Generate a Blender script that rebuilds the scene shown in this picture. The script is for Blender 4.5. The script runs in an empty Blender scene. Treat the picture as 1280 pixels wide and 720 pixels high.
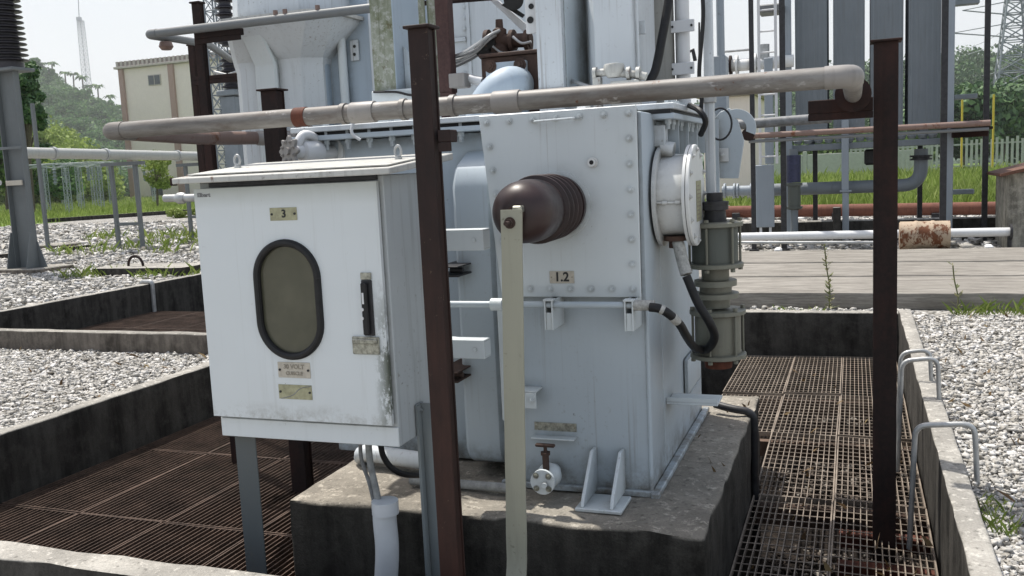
import bpy, bmesh, math, random
import numpy as np
from mathutils import Vector, Matrix, noise as mnoise
random.seed(7); rng = np.random.default_rng(11)
S = bpy.context.scene; COL = S.collection
R_ = math.radians
# ---------------------------------------------------------------- camera
F = 1162.0; CAMZ = 1.8
_Y = Vector((430,-170,F)).normalized(); _X = Vector((3140,0,-F)).normalized(); _Z = _X.cross(_Y)
if _Z[1] > 0: _Z = -_Z
ROT = Matrix((_X,_Y,_Z)); EYE = Vector((0,0,CAMZ))
def _ray(px,py): return ROT @ Vector((px-640,py-360,F))
def PX(px,py,x): d=_ray(px,py); return EYE + d*(x/d.x)
def PY(px,py,y): d=_ray(px,py); return EYE + d*(y/d.y)
def PZ(px,py,z): d=_ray(px,py); return EYE + d*((z-CAMZ)/d.z)
def proj(p):
    v = ROT.transposed() @ (Vector(p)-EYE)
    return 640+F*v.x/v.z, 360+F*v.y/v.z, v.z
cd = bpy.data.cameras.new('camera'); cam = bpy.data.objects.new('camera', cd); COL.objects.link(cam)
m3 = Matrix((ROT.col[0], -ROT.col[1], -ROT.col[2])).transposed()
cam.matrix_world = Matrix.Translation(EYE) @ m3.to_4x4()
cd.sensor_width = 36; cd.lens = F/1280*36; cd.clip_start = .05; cd.clip_end = 3000
S.camera = cam
# ---------------------------------------------------------------- light
W = bpy.data.worlds.new('World'); S.world = W; W.use_nodes = True
nt = W.node_tree; bg = nt.nodes['Background']
sky = nt.nodes.new('ShaderNodeTexSky'); sky.sky_type='NISHITA'; sky.sun_disc=False
SUN_DIR = Vector((-.34,.20,.92)).normalized()
sky.sun_elevation = math.asin(SUN_DIR.z); sky.sun_rotation = math.atan2(SUN_DIR.x,SUN_DIR.y)
sky.air_density=1.25; sky.dust_density=4.5; sky.ozone_density=1.3; sky.altitude=50
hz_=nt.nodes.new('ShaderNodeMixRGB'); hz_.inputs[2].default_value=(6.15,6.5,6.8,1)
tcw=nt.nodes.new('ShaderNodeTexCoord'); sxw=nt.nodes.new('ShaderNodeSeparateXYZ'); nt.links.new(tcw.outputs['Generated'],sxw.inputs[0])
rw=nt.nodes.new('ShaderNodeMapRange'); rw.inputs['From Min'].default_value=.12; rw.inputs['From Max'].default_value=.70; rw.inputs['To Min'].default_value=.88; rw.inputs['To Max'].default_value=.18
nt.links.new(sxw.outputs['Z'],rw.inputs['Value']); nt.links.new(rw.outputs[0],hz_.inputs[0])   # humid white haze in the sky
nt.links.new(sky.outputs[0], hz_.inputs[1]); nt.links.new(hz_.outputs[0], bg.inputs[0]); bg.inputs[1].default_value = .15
sl = bpy.data.lights.new('sun','SUN'); sl.energy=5.0; sl.angle=R_(.6); sl.color=(1,.955,.88)
so = bpy.data.objects.new('sun', sl); COL.objects.link(so)
so.rotation_euler = SUN_DIR.to_track_quat('Z','Y').to_euler()
S.view_settings.view_transform='Standard'; S.view_settings.look='None'; S.view_settings.exposure=0
# ---------------------------------------------------------------- materials
def srgb(h): 
    return tuple(((c/255)/12.92 if c/255<=.04045 else ((c/255+.055)/1.055)**2.4) for c in h)
class N:
    def __init__(s,name):
        s.m=bpy.data.materials.new(name); s.m.use_nodes=True; s.t=s.m.node_tree; s.b=s.t.nodes['Principled BSDF']
        s.tc=s.t.nodes.new('ShaderNodeTexCoord')
    def n(s,ty,**k):
        x=s.t.nodes.new('ShaderNode'+ty)
        for a,v in k.items(): setattr(x,a,v)
        return x
    def l(s,a,b): s.t.links.new(a,b)
    def geo(s):
        g=s.n('NewGeometry'); return g
    def coord(s,scale=(1,1,1)):
        g=s.n('NewGeometry'); mp=s.n('Mapping'); mp.inputs['Scale'].default_value=scale
        s.l(g.outputs['Position'],mp.inputs['Vector']); return mp.outputs[0]
    def noise(s,scale,detail=4,rough=.6,sc=(1,1,1),co=None):
        x=s.n('TexNoise'); x.inputs['Scale'].default_value=scale; x.inputs['Detail'].default_value=detail; x.inputs['Roughness'].default_value=rough
        s.l(co or s.coord(sc),x.inputs['Vector']); return x.outputs['Fac']
    def ramp(s,f,stops):
        r=s.n('ValToRGB'); e=r.color_ramp.elements
        while len(e)<len(stops): e.new(.5)
        for i,(p,c) in enumerate(stops):
            e[i].position=p; e[i].color=(c if len(c)==4 else (*c,1)) if hasattr(c,'__len__') else (c,c,c,1)
        s.l(f,r.inputs[0]); return r.outputs[0]
    def mix(s,f,a,b,mode='MIX'):
        x=s.n('MixRGB'); x.blend_type=mode
        for k,v in ((0,f),(1,a),(2,b)):
            if hasattr(v,'is_output') or isinstance(v,bpy.types.NodeSocket): s.l(v,x.inputs[k])
            elif k==0: x.inputs[0].default_value=v
            else: x.inputs[k].default_value=(*v,1) if len(v)==3 else v
        return x.outputs[0]
    def bump(s,h,strength=.3,dist=.01,nrm=None):
        x=s.n('Bump'); x.inputs['Strength'].default_value=strength; x.inputs['Distance'].default_value=dist
        s.l(h,x.inputs['Height'])
        if nrm is not None: s.l(nrm,x.inputs['Normal'])
        return x.outputs[0]
    def end(s,col=None,rough=.6,metal=0,nrm=None,spec=.4):
        if col is not None:
            if isinstance(col,bpy.types.NodeSocket): s.l(col,s.b.inputs['Base Color'])
            else: s.b.inputs['Base Color'].default_value=(*col,1)
        if isinstance(rough,bpy.types.NodeSocket): s.l(rough,s.b.inputs['Roughness'])
        else: s.b.inputs['Roughness'].default_value=rough
        s.b.inputs['Metallic'].default_value=metal; s.b.inputs['Specular IOR Level'].default_value=spec
        if nrm is not None: s.l(nrm,s.b.inputs['Normal'])
        return s.m
def paint(name, col, dirt=(.16,.15,.12), amount=.5, rust=.0, rough=.45, crease=0., streak=1., runs=0., base=None):
    s=N(name)
    big=s.noise(2.2,5,.6); fine=s.noise(38,4,.7); st=s.noise(1,5,.65,sc=(26,26,1.3))
    c=s.mix(s.ramp(big,[(.35,0),(.75,.35*amount)]),col,tuple(x*.72 for x in col))
    c=s.mix(s.ramp(st,[(.52,0),(.78,.75*amount*streak)]),c,tuple(x*.6+y*.25 for x,y in zip(col,dirt)))
    spk=s.noise(55,3,.55); msk=s.mix(1.,s.ramp(spk,[(.62,0),(.72,1)]),s.ramp(s.noise(3.3,3,.6),[(.45,0),(.7,.85*amount)]),'MULTIPLY')
    c=s.mix(msk,c,dirt)
    if runs:   # thin brown runs in patches, old repaint patches
        r_=s.noise(1,4,.6,sc=(75,75,1.1)); pt=s.ramp(s.noise(1.7,3,.6),[(.48,0),(.62,runs)])
        k=s.mix(1.,s.ramp(r_,[(.58,0),(.70,1)]),pt,'MULTIPLY'); c=s.mix(k,c,(.13,.085,.05))
        c=s.mix(s.ramp(s.noise(1.1,2,.4),[(.52,0),(.54,.22)]),c,tuple(min(1,x*1.13) for x in col))
        ch=s.mix(1.,s.ramp(s.noise(24,6,.8),[(.66,0),(.68,1)]),s.ramp(s.noise(2.6,3,.6),[(.52,0),(.6,1)]),'MULTIPLY'); c=s.mix(ch,c,(.07,.055,.045))
    if base:
        g=s.n('NewGeometry'); sz=s.n('SeparateXYZ'); s.l(g.outputs['Position'],sz.inputs[0]); mr=s.n('MapRange')
        for kk,vv in (('From Min',base[0]),('From Max',base[1]),('To Min',1.),('To Max',0.)): mr.inputs[kk].default_value=vv
        s.l(sz.outputs['Z'],mr.inputs['Value']); k=s.mix(1.,mr.outputs[0],s.ramp(s.noise(11,6,.75),[(.42,0),(.62,.8)]),'MULTIPLY'); c=s.mix(k,c,(.12,.10,.075))
    if crease:  # darkens creases and tight gaps by occlusion, broken up by noise
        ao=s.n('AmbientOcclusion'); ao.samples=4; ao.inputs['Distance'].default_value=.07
        inv=s.ramp(ao.outputs['AO'],[(.45,1),(.92,0)]); g=s.mix(1.,inv,s.ramp(s.noise(9,4,.7),[(.3,.15),(.65,crease)]),'MULTIPLY')
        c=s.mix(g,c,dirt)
    if rust:
        r1=s.noise(7,6,.72,sc=(1,1,.5)); lo=.70-.3*rust
        rc=s.mix(fine,(.07,.022,.010),(.20,.075,.03))
        c=s.mix(s.ramp(r1,[(lo,0),(lo+.05,1)]),c,rc)
    h=s.noise(5,3,.5); nr=s.bump(h,.12,.01); nr=s.bump(fine,.10,.001,nr)
    rr=s.ramp(big,[(.3,rough-.08),(.7,rough+.15)])
    return s.end(c,rr,0,nr)
def rusty(name, dark=(.020,.013,.011), red=(.075,.028,.018), bal=.5, rough=.75, metal=0):
    s=N(name)
    a=s.noise(4,6,.7,sc=(1,1,.5)); b=s.noise(60,5,.7); st=s.noise(1,4,.6,sc=(30,30,1.5))
    c=s.mix(s.ramp(a,[(bal-.12,0),(bal+.2,1)]),dark,red)
    c=s.mix(s.ramp(st,[(.5,0),(.8,.6)]),c,tuple(x*.45 for x in dark))
    c=s.mix(s.ramp(b,[(.4,0),(.8,.22)]),c,tuple(min(1,x*1.7) for x in red))
    return s.end(c,rough,metal,s.bump(b,.25,.0015),.25)
def concrete(name, top, wall, stain=.8, bump=.6, green=0.):
    s=N(name)
    big=s.noise(1.6,7,.68); med=s.noise(9,6,.7); fine=s.noise(120,4,.7); st=s.noise(1,5,.65,sc=(7,7,1.0))
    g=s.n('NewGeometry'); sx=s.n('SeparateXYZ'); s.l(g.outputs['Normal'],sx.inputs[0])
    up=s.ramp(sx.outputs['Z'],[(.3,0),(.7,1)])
    wl=s.mix(s.ramp(st,[(.38,0),(.72,1)]),tuple(x*.45 for x in wall),tuple(x*1.5 for x in wall))  # side faces: shade put into a darker wall colour, plus weathered streaks
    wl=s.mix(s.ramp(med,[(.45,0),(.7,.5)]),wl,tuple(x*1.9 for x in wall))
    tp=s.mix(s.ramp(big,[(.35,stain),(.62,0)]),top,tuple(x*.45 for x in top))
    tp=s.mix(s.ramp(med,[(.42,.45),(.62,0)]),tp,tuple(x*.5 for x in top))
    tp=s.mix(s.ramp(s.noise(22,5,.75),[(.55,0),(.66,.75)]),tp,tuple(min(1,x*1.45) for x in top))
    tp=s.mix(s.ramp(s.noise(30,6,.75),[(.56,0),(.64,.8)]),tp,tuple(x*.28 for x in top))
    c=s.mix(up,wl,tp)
    c=s.mix(s.ramp(fine,[(.35,.5),(.6,0)]),c,s.mix(1.,c,(.55,.55,.55),'MULTIPLY'))
    if green: c=s.mix(s.ramp(s.noise(3,5,.7),[(.5,0),(.7,green)]),c,(.08,.10,.035))
    nr=s.bump(med,bump*.8,.016); nr=s.bump(s.noise(34,5,.75),bump*.9,.006,nr); nr=s.bump(fine,bump*.7,.003,nr)
    return s.end(c,.92,0,nr,.15)
def plain(name,col,rough=.6,metal=0,var=.25,sc=30,bump=.1,spec=.4):
    s=N(name); f=s.noise(sc,4,.65)
    c=s.mix(s.ramp(f,[(.3,0),(.7,1)]),tuple(x*(1-var) for x in col),tuple(min(1,x*(1+var)) for x in col))
    return s.end(c,rough,metal,s.bump(f,bump,.003),spec)
M={}
M['cab']=paint('cabinet paint',(.69,.73,.745),amount=.4,crease=.6,rough=.38,streak=.7)
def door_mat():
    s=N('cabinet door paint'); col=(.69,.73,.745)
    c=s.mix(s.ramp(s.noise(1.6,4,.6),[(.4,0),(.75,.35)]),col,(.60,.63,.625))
    c=s.mix(s.ramp(s.noise(1,5,.6,sc=(40,40,1.4)),[(.58,0),(.8,.3)]),c,(.42,.43,.40))
    g=s.n('NewGeometry'); sx=s.n('SeparateXYZ'); s.l(g.outputs['Position'],sx.inputs[0])
    def band(sock,a,b):
        m=s.n('MapRange'); m.inputs['From Min'].default_value=a; m.inputs['From Max'].default_value=b; s.l(sock,m.inputs['Value']); return m.outputs[0]
    e=s.mix(1.,band(sx.outputs['X'],-1.655,-1.596),band(sx.outputs['Z'],1.45,1.15),'MULTIPLY')
    k=s.mix(1.,e,s.ramp(s.noise(13,7,.8,sc=(1,1,.55)),[(.46,0),(.53,1)]),'MULTIPLY'); c=s.mix(k,c,(.10,.115,.09))
    e=s.mix(1.,band(sx.outputs['Z'],1.70,1.778),s.ramp(s.noise(3,4,.6),[(.3,.2),(.7,.6)]),'MULTIPLY'); c=s.mix(e,c,(.30,.33,.27))
    e=s.mix(1.,band(sx.outputs['Z'],.96,.888),s.ramp(s.noise(12,6,.75),[(.45,0),(.65,.6)]),'MULTIPLY'); c=s.mix(e,c,(.25,.24,.20))
    c=s.mix(s.mix(1.,s.ramp(s.noise(30,5,.75),[(.68,0),(.70,1)]),s.ramp(s.noise(3,3,.6),[(.5,0),(.6,1)]),'MULTIPLY'),c,(.16,.13,.10))
    return s.end(c,s.ramp(s.noise(4,4,.6),[(.3,.3),(.7,.5)]),0,s.bump(s.noise(2.5,3,.5),.25,.02),.4)
M['door']=door_mat()
M['cabside']=paint('cabinet side paint',(.49,.525,.54),amount=.85,crease=.7,streak=1.6)
M['lid']=paint('lid paint',(.54,.54,.51),dirt=(.06,.05,.04),amount=1.5,crease=.9,rust=.22)
M['tank']=paint('tank paint',(.47,.535,.585),amount=.4,streak=.5,runs=.32,base=(.44,.60),crease=.7,rough=.42)
M['tankside']=paint('tank side paint',(.53,.59,.63),amount=.45,streak=.6,runs=.35,base=(.44,.6),crease=.8)
M['plate']=paint('cover plate paint',(.64,.69,.71),amount=.3,runs=.35,crease=.7,rough=.38,streak=.5)
M['drum']=paint('terminal drum paint',(.75,.765,.76),amount=.35,crease=.8,rough=.38)
M['upper']=paint('upper tank paint',(.62,.66,.69),amount=.8,runs=.7,crease=.7)
M['lichen']=paint('lichen paint',(.31,.335,.27),dirt=(.10,.12,.06),amount=1.,crease=.7,streak=1.3)
s=N('lichen stained paint'); c=s.mix(s.ramp(s.noise(1,6,.7,sc=(9,9,3)),[(.38,0),(.62,1)]),(.17,.19,.12),(.36,.38,.33))
c=s.mix(s.ramp(s.noise(28,6,.78),[(.5,0),(.62,.8)]),c,(.44,.45,.42)); c=s.mix(s.ramp(s.noise(17,6,.78),[(.56,0),(.66,.9)]),c,(.12,.10,.055)); c=s.mix(s.ramp(s.noise(1,5,.6,sc=(50,50,1.5)),[(.55,0),(.7,.6)]),c,(.09,.10,.06))
M['lichen']=s.end(c,.8,0,s.bump(s.noise(40,4,.7),.3,.002),.2)
M['strut']=rusty('oxide strut',(.055,.032,.030),(.115,.065,.058),.5)
M['legdark']=paint('dull leg paint',(.11,.125,.13),amount=.9,crease=.4)
M['leglight']=paint('pale leg paint',(.23,.26,.27),amount=.9,crease=.4)
M['blue']=paint('blue grey paint',(.42,.50,.58),amount=.5,crease=.6)
M['turret']=paint('weathered turret paint',(.27,.27,.25),dirt=(.08,.07,.05),amount=1.2,crease=.7,streak=1.4)
M['rust']=rusty('rusty brown post',(.018,.0125,.0115),(.05,.022,.017),.55)
M['rust2']=rusty('red rusty post',(.045,.02,.016),(.13,.045,.028),.45)
s=N('near post'); g=s.n('NewGeometry'); sz=s.n('SeparateXYZ'); s.l(g.outputs['Position'],sz.inputs[0]); mr=s.n('MapRange')
for kk,vv in (('From Min',.9),('From Max',1.9),('To Min',1.),('To Max',0.)): mr.inputs[kk].default_value=vv
s.l(sz.outputs['Z'],mr.inputs['Value']); a=s.noise(5,6,.7,sc=(1,1,.4)); st=s.noise(1,5,.7,sc=(28,28,1.2))
c=s.mix(s.ramp(a,[(.35,0),(.7,1)]),(.016,.011,.0105),(.042,.022,.018)); c2=s.mix(s.ramp(a,[(.35,0),(.65,1)]),(.025,.0135,.011),(.054,.025,.019))
c=s.mix(mr.outputs[0],c,c2); c=s.mix(s.ramp(st,[(.5,0),(.72,.75)]),c,(.016,.010,.009)); c=s.mix(s.ramp(s.noise(26,6,.8),[(.64,0),(.68,.8)]),c,(.11,.075,.055))
M['rust3']=s.end(c,.68,0,s.bump(s.noise(35,5,.7),.35,.002),.3)
M['valve']=rusty('valve brown',(.045,.033,.03),(.10,.06,.045),.5)
M['grate']=rusty('grating rust',(.050,.034,.026),(.155,.105,.080),.5,.7)
M['grate2']=rusty('grating worn steel',(.15,.122,.098),(.32,.27,.22),.5,.6,.05)
M['pipe']=paint('old pipe paint',(.315,.295,.275),dirt=(.10,.075,.055),amount=1.1,rust=.13,crease=.3,rough=.5,streak=.3)
s=N('old pipe paint'); a=s.noise(1,6,.7,sc=(2.2,16,16)); b_=s.noise(14,6,.72,sc=(.45,1,1)); c=s.mix(s.ramp(a,[(.35,0),(.65,1)]),(.125,.112,.10),(.27,.26,.245))
c=s.mix(s.ramp(b_,[(.5,0),(.68,.75)]),c,(.13,.105,.09)); c=s.mix(s.ramp(s.noise(9,5,.7,sc=(.5,1,1)),[(.62,0),(.68,1)]),c,(.42,.41,.40)); c=s.mix(s.ramp(s.noise(6,6,.75),[(.66,0),(.70,1)]),c,(.13,.055,.03))
M['pipe']=s.end(c,.5,0,s.bump(s.noise(50,4,.6),.2,.001),.4)
M['pipew']=paint('pipe coupling paint',(.29,.275,.26),dirt=(.10,.08,.06),amount=.9,rust=.13,rough=.45)
M['pipebrown']=paint('brown pipe',(.22,.15,.125),dirt=(.08,.05,.04),amount=.8,rust=.4)
M['pipegrey']=paint('grey pipe',(.17,.18,.185),amount=.6,crease=.3)
M['pipered']=rusty('oxide pipe',(.13,.055,.04),(.20,.085,.06),.45)
M['white']=paint('white pipe paint',(.70,.71,.72),amount=.4,crease=.5)
M['galv']=plain('galvanised steel',(.42,.43,.43),.45,.5,.2,12)
M['strap']=paint('dull strap',(.37,.365,.29),dirt=(.14,.14,.10),amount=.8,rough=.5,streak=.9)
M['bolt']=plain('bolt paint',(.46,.50,.52),.5,.1,.3,80)
M['black']=plain('black rubber',(.012,.012,.013),.55,0,.4,30)
M['dark']=plain('dark steel',(.035,.035,.038),.5,.2,.4,20)
M['green']=paint('greenish grey paint',(.10,.112,.10),dirt=(.05,.045,.03),amount=.8,crease=.5)
M['green2']=paint('olive grey paint',(.205,.205,.165),dirt=(.07,.06,.04),amount=.8,crease=.6)
M['rad']=paint('radiator paint',(.19,.215,.235),amount=.8,rough=.6,streak=1.4)
M['radpost']=paint('frame paint',(.30,.34,.38),amount=.6)
M['pvc']=plain('pvc pipe',(.62,.65,.68),.4,0,.06,6)
M['cond']=plain('grey conduit',(.25,.26,.26),.6,0,.3,30)
M['brass']=plain('weathered brass plate',(.36,.35,.23),.45,.2,.25,40)
M['brass2']=plain('weathered cream plate',(.50,.46,.39),.5,.1,.15,60)
M['ink']=plain('dark lettering',(.03,.03,.03),.6,0,.2,60)
M['ink2']=plain('faded lettering',(.30,.27,.22),.6,0,.2,60)
M['chrome']=plain('lock metal',(.35,.35,.30),.35,.6,.5,60)
M['glass']=None
s=N('window pane'); c=s.mix(s.ramp(s.noise(6,3,.6),[(.3,0),(.7,1)]),(.075,.075,.052),(.115,.112,.08)); M['glass']=s.end(c,.10,0,s.bump(s.noise(2,2,.5),.05,.01),.5)
s=N('brown glazed porcelain'); c=s.mix(s.ramp(s.noise(5,4,.6),[(.35,0),(.7,1)]),(.026,.016,.016),(.050,.030,.029)); M['porc']=s.end(c,s.ramp(s.noise(14,4,.6),[(.3,.30),(.7,.5)]),0,s.bump(s.noise(40,3,.5),.03,.002),.4)
M['porcdark']=plain('dark porcelain',(.035,.033,.04),.35,0,.3,20)
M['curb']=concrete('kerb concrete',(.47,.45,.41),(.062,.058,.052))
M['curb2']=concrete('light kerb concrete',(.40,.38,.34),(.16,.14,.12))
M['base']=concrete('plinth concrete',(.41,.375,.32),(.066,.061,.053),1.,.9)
M['slab']=None
s=N('weathered cover slab'); a=s.noise(1,6,.7,sc=(2.2,9,9)); b=s.noise(1,5,.7,sc=(4,60,60)); c=s.mix(s.ramp(a,[(.35,0),(.65,1)]),(.19,.178,.158),(.34,.322,.29)); c=s.mix(s.ramp(b,[(.35,.6),(.6,0)]),c,(.11,.10,.09)); M['slab']=s.end(c,.9,0,s.bump(b,.5,.01),.15)
# gravel
def gravel(name,vs,cA,cB,cC):
    s=N(name); co=s.coord()
    v=s.n('TexVoronoi'); v.inputs['Scale'].default_value=vs; s.l(co,v.inputs['Vector'])
    sp=s.n('SeparateColor'); s.l(v.outputs['Color'],sp.inputs[0])
    c=s.ramp(sp.outputs[0],[(0,cA),(.5,cB),(1,cC)])
    big=s.noise(.35,5,.6); c=s.mix(s.ramp(big,[(.4,.35),(.65,0)]),c,(.16,.15,.12))
    c=s.mix(s.ramp(v.outputs['Distance'],[(.35,0),(.75,.85)]),c,(.05,.047,.04))
    inv=s.n('Math',operation='SUBTRACT'); inv.inputs[0].default_value=1; s.l(v.outputs['Distance'],inv.inputs[1])
    return s.end(c,.9,0,s.bump(inv.outputs[0],1.,.03),.15)
M['gravel']=gravel('gravel ground',22,(.36,.345,.315),(.50,.485,.455),(.64,.63,.61))
s=N('gravel stones'); g=s.geo(); c=s.ramp(g.outputs['Random Per Island'],[(0,(.17,.155,.135)),(.10,(.36,.345,.315)),(.45,(.50,.485,.455)),(.8,(.64,.625,.60)),(1,(.78,.77,.76))])
c=s.mix(s.ramp(s.noise(45,4,.7),[(.35,.45),(.65,0)]),c,(.13,.12,.10)); M['stone']=s.end(c,.85,0,s.bump(s.noise(90,3,.6),.3,.003),.2)
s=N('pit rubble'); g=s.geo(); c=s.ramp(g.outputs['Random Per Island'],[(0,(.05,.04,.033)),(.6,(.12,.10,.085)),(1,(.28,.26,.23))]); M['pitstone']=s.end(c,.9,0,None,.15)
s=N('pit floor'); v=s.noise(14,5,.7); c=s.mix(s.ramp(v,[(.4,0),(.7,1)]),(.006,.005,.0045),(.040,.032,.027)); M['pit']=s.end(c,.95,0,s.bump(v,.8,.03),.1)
def foliage(name,a,b,c3,trans=.0):
    s=N(name); g=s.geo(); c=s.ramp(g.outputs['Random Per Island'],[(0,a),(.55,b),(1,c3)])
    c=s.mix(s.ramp(s.noise(.5,4,.6),[(.35,.5),(.65,0)]),c,tuple(x*.55 for x in a))
    s.end(c,.65,0,None,.25)
    if trans:
        tr=s.n('BsdfTranslucent'); s.l(c,tr.inputs['Color']); mx=s.n('MixShader'); mx.inputs[0].default_value=trans
        s.l(s.b.outputs[0],mx.inputs[1]); s.l(tr.outputs[0],mx.inputs[2]); s.l(mx.outputs[0],s.t.nodes['Material Output'].inputs[0])
    return s.m
M['grass']=foliage('grass blades',(.19,.26,.06),(.30,.38,.10),(.44,.50,.19),.35)
M['weed']=foliage('weed leaves',(.14,.20,.04),(.24,.33,.07),(.42,.46,.16),.3)
M['dryweed']=foliage('dry weed leaves',(.12,.14,.06),(.24,.26,.12),(.42,.38,.25),.3)
M['dead']=foliage('dead leaves',(.10,.06,.03),(.20,.13,.06),(.33,.25,.12),.1)
M['farwood']=foliage('hazy wood leaves',(.045,.10,.045),(.085,.16,.065),(.16,.26,.10),.15)
M['ridge']=foliage('ridge leaves',(.05,.13,.04),(.09,.20,.06),(.18,.31,.10),.3)
M['nearleaf']=foliage('tree leaves',(.05,.10,.025),(.10,.18,.04),(.19,.29,.07),.25)
M['yleaf']=foliage('yellow green leaves',(.17,.25,.05),(.29,.39,.09),(.42,.52,.15),.3)
M['bark']=plain('bark',(.12,.10,.08),.9,0,.4,12,.6)
M['field']=plain('grass field soil',(.12,.19,.035),.95,0,.4,2,.3)
M['hill']=plain('hill',(.10,.14,.11),.95,0,.3,.2,.3)
M['cream']=paint('cream render',(.78,.70,.63),amount=.5,rough=.8)
M['band']=paint('brick red band',(.37,.25,.21),amount=.5,rough=.8)
M['parapet']=paint('parapet grey',(.46,.42,.38),amount=.5,rough=.8)
M['banddark']=paint('dark parapet',(.26,.21,.19),amount=.5,rough=.8)
M['winglass']=plain('dark window',(.07,.08,.09),.25,0,.2,5)
M['lattice']=plain('hazy lattice steel',(.34,.37,.39),.6,.0,.1,4)
M['lattice2']=plain('mid lattice steel',(.23,.26,.28),.6,.0,.15,4)
M['column']=paint('column steel',(.155,.17,.175),amount=.9,rough=.6,rust=.05)
M['fence']=plain('white fence paint',(.36,.385,.35),.7,0,.1,5)
M['yellow']=plain('yellow paint',(.55,.42,.05),.6,0,.15,20)
M['agedwhite']=paint('aged white pipe paint',(.42,.43,.41),dirt=(.16,.15,.12),amount=1.)
M['barrel']=paint('flaking barrel paint',(.42,.33,.24),dirt=(.12,.06,.035),amount=1.2,rust=.62,rough=.7)
M['kiosk']=concrete('kiosk render',(.42,.40,.35),(.34,.32,.27),.5,.4)
M['roofrust']=rusty('kiosk roof',(.10,.05,.035),(.18,.09,.06),.5)
M['navy']=plain('navy silica breather',(.035,.04,.085),.4,0,.3,20)
M['braid']=plain('braided tape',(.40,.40,.38),.6,0,.35,60,.5)
M['cable']=plain('grey cable',(.20,.205,.21),.5,0,.3,30)
# ---------------------------------------------------------------- geometry helpers
def V(*a): return Vector(a)
def box(bm,x0,x1,y0,y1,z0,z1,bv=0.,rot=None,piv=None,seg=1):
    b=bmesh.new()
    bmesh.ops.create_cube(b,size=1)
    for v in b.verts: v.co=Vector(((x0+x1)/2+v.co.x*(x1-x0),(y0+y1)/2+v.co.y*(y1-y0),(z0+z1)/2+v.co.z*(z1-z0)))
    if bv: bmesh.ops.bevel(b,geom=b.edges[:],offset=bv,segments=seg,affect='EDGES',profile=.5)
    if rot is not None: bmesh.ops.rotate(b,verts=b.verts[:],cent=piv or Vector(((x0+x1)/2,(y0+y1)/2,(z0+z1)/2)),matrix=rot)
    merge(bm,b)
def merge(bm,b):
    me=bpy.data.meshes.new('tmp'); b.to_mesh(me); b.free(); bm.from_mesh(me); bpy.data.meshes.remove(me)
def frame(d):
    d=d.normalized(); u=d.orthogonal().normalized() if abs(d.z)>.9 else d.cross(Vector((0,0,1))).normalized()
    return u, d.cross(u).normalized()
def tube(bm,pts,r,seg=12,cap=True,radii=None):
    pts=[Vector(p) for p in pts]; n=len(pts); rings=[]
    d0=(pts[1]-pts[0]).normalized(); u,w=frame(d0); pd=d0
    for i,p in enumerate(pts):
        d=(pts[min(i+1,n-1)]-pts[max(i-1,0)]).normalized()
        q=pd.rotation_difference(d); u=q@u; w=q@w; pd=d
        rr=radii[i] if radii else r
        rings.append([bm.verts.new(p+(u*math.cos(2*math.pi*k/seg)+w*math.sin(2*math.pi*k/seg))*rr) for k in range(seg)])
    for a,b in zip(rings,rings[1:]):
        for k in range(seg): bm.faces.new((a[k],a[(k+1)%seg],b[(k+1)%seg],b[k]))
    if cap:
        bm.faces.new(rings[0][::-1]); bm.faces.new(rings[-1])
def cyl(bm,p0,p1,r,r2=None,seg=16): tube(bm,[p0,p1],r,seg,True,[r,r if r2 is None else r2])
def arc(pts,rad,n=7):
    """polyline with rounded corners"""
    pts=[Vector(p) for p in pts]; out=[pts[0]]
    for a,b,c in zip(pts,pts[1:],pts[2:]):
        ra=min(rad,(a-b).length*.49,(c-b).length*.49)
        p=b+(a-b).normalized()*ra; q=b+(c-b).normalized()*ra
        for i in range(n+1):
            t=i/n; out.append(p*(1-t)**2+b*2*t*(1-t)+q*t*t)
    out.append(pts[-1]); return out
def bez(pts,n=24):
    pts=[Vector(p) for p in pts]; out=[]
    P=[pts[0]*2-pts[1]]+pts+[pts[-1]*2-pts[-2]]
    m=max(2,n//(len(pts)-1))
    for i in range(1,len(P)-2):
        a,b,c,d=P[i-1:i+3]
        for k in range(m):
            t=k/m; out.append(.5*((2*b)+(c-a)*t+(2*a-5*b+4*c-d)*t*t+(3*b-a-3*c+d)*t**3))
    out.append(pts[-1]); return out
def lathe(bm,org,d,prof,seg=32,cap=True):
    """prof: (distance along d, radius)"""
    org=Vector(org); d=Vector(d).normalized(); u,w=frame(d); rings=[]
    for t,r in prof: rings.append([bm.verts.new(org+d*t+(u*math.cos(2*math.pi*k/seg)+w*math.sin(2*math.pi*k/seg))*max(r,1e-4)) for k in range(seg)])
    for a,b in zip(rings,rings[1:]):
        for k in range(seg): bm.faces.new((a[k],a[(k+1)%seg],b[(k+1)%seg],b[k]))
    if cap: bm.faces.new(rings[0][::-1]); bm.faces.new(rings[-1])
def prism(bm,poly,ext,bv=0.):
    b=bmesh.new(); ext=Vector(ext)
    a=[b.verts.new(Vector(p)) for p in poly]; c=[b.verts.new(Vector(p)+ext) for p in poly]
    b.faces.new(a[::-1]); b.faces.new(c)
    for i in range(len(a)): b.faces.new((a[i],a[(i+1)%len(a)],c[(i+1)%len(a)],c[i]))
    bmesh.ops.recalc_face_normals(b,faces=b.faces[:])
    if bv: bmesh.ops.bevel(b,geom=b.edges[:],offset=bv,segments=1,affect='EDGES')
    merge(bm,b)
def bolt(bm,p,d,r=.011,h=.010,washer=True):
    p=Vector(p); d=Vector(d).normalized()
    if washer: cyl(bm,p,p+d*h*.3,r*1.45,seg=14)
    cyl(bm,p+d*h*.3,p+d*(h*1.1),r,seg=6)
    cyl(bm,p+d*h*1.1,p+d*(h*1.7),r*.5,seg=8)
def BM(): return bmesh.new()
def wloc(o):
    v=Vector((0,0,0))
    while o: v+=o.location; o=o.parent
    return v
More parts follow.
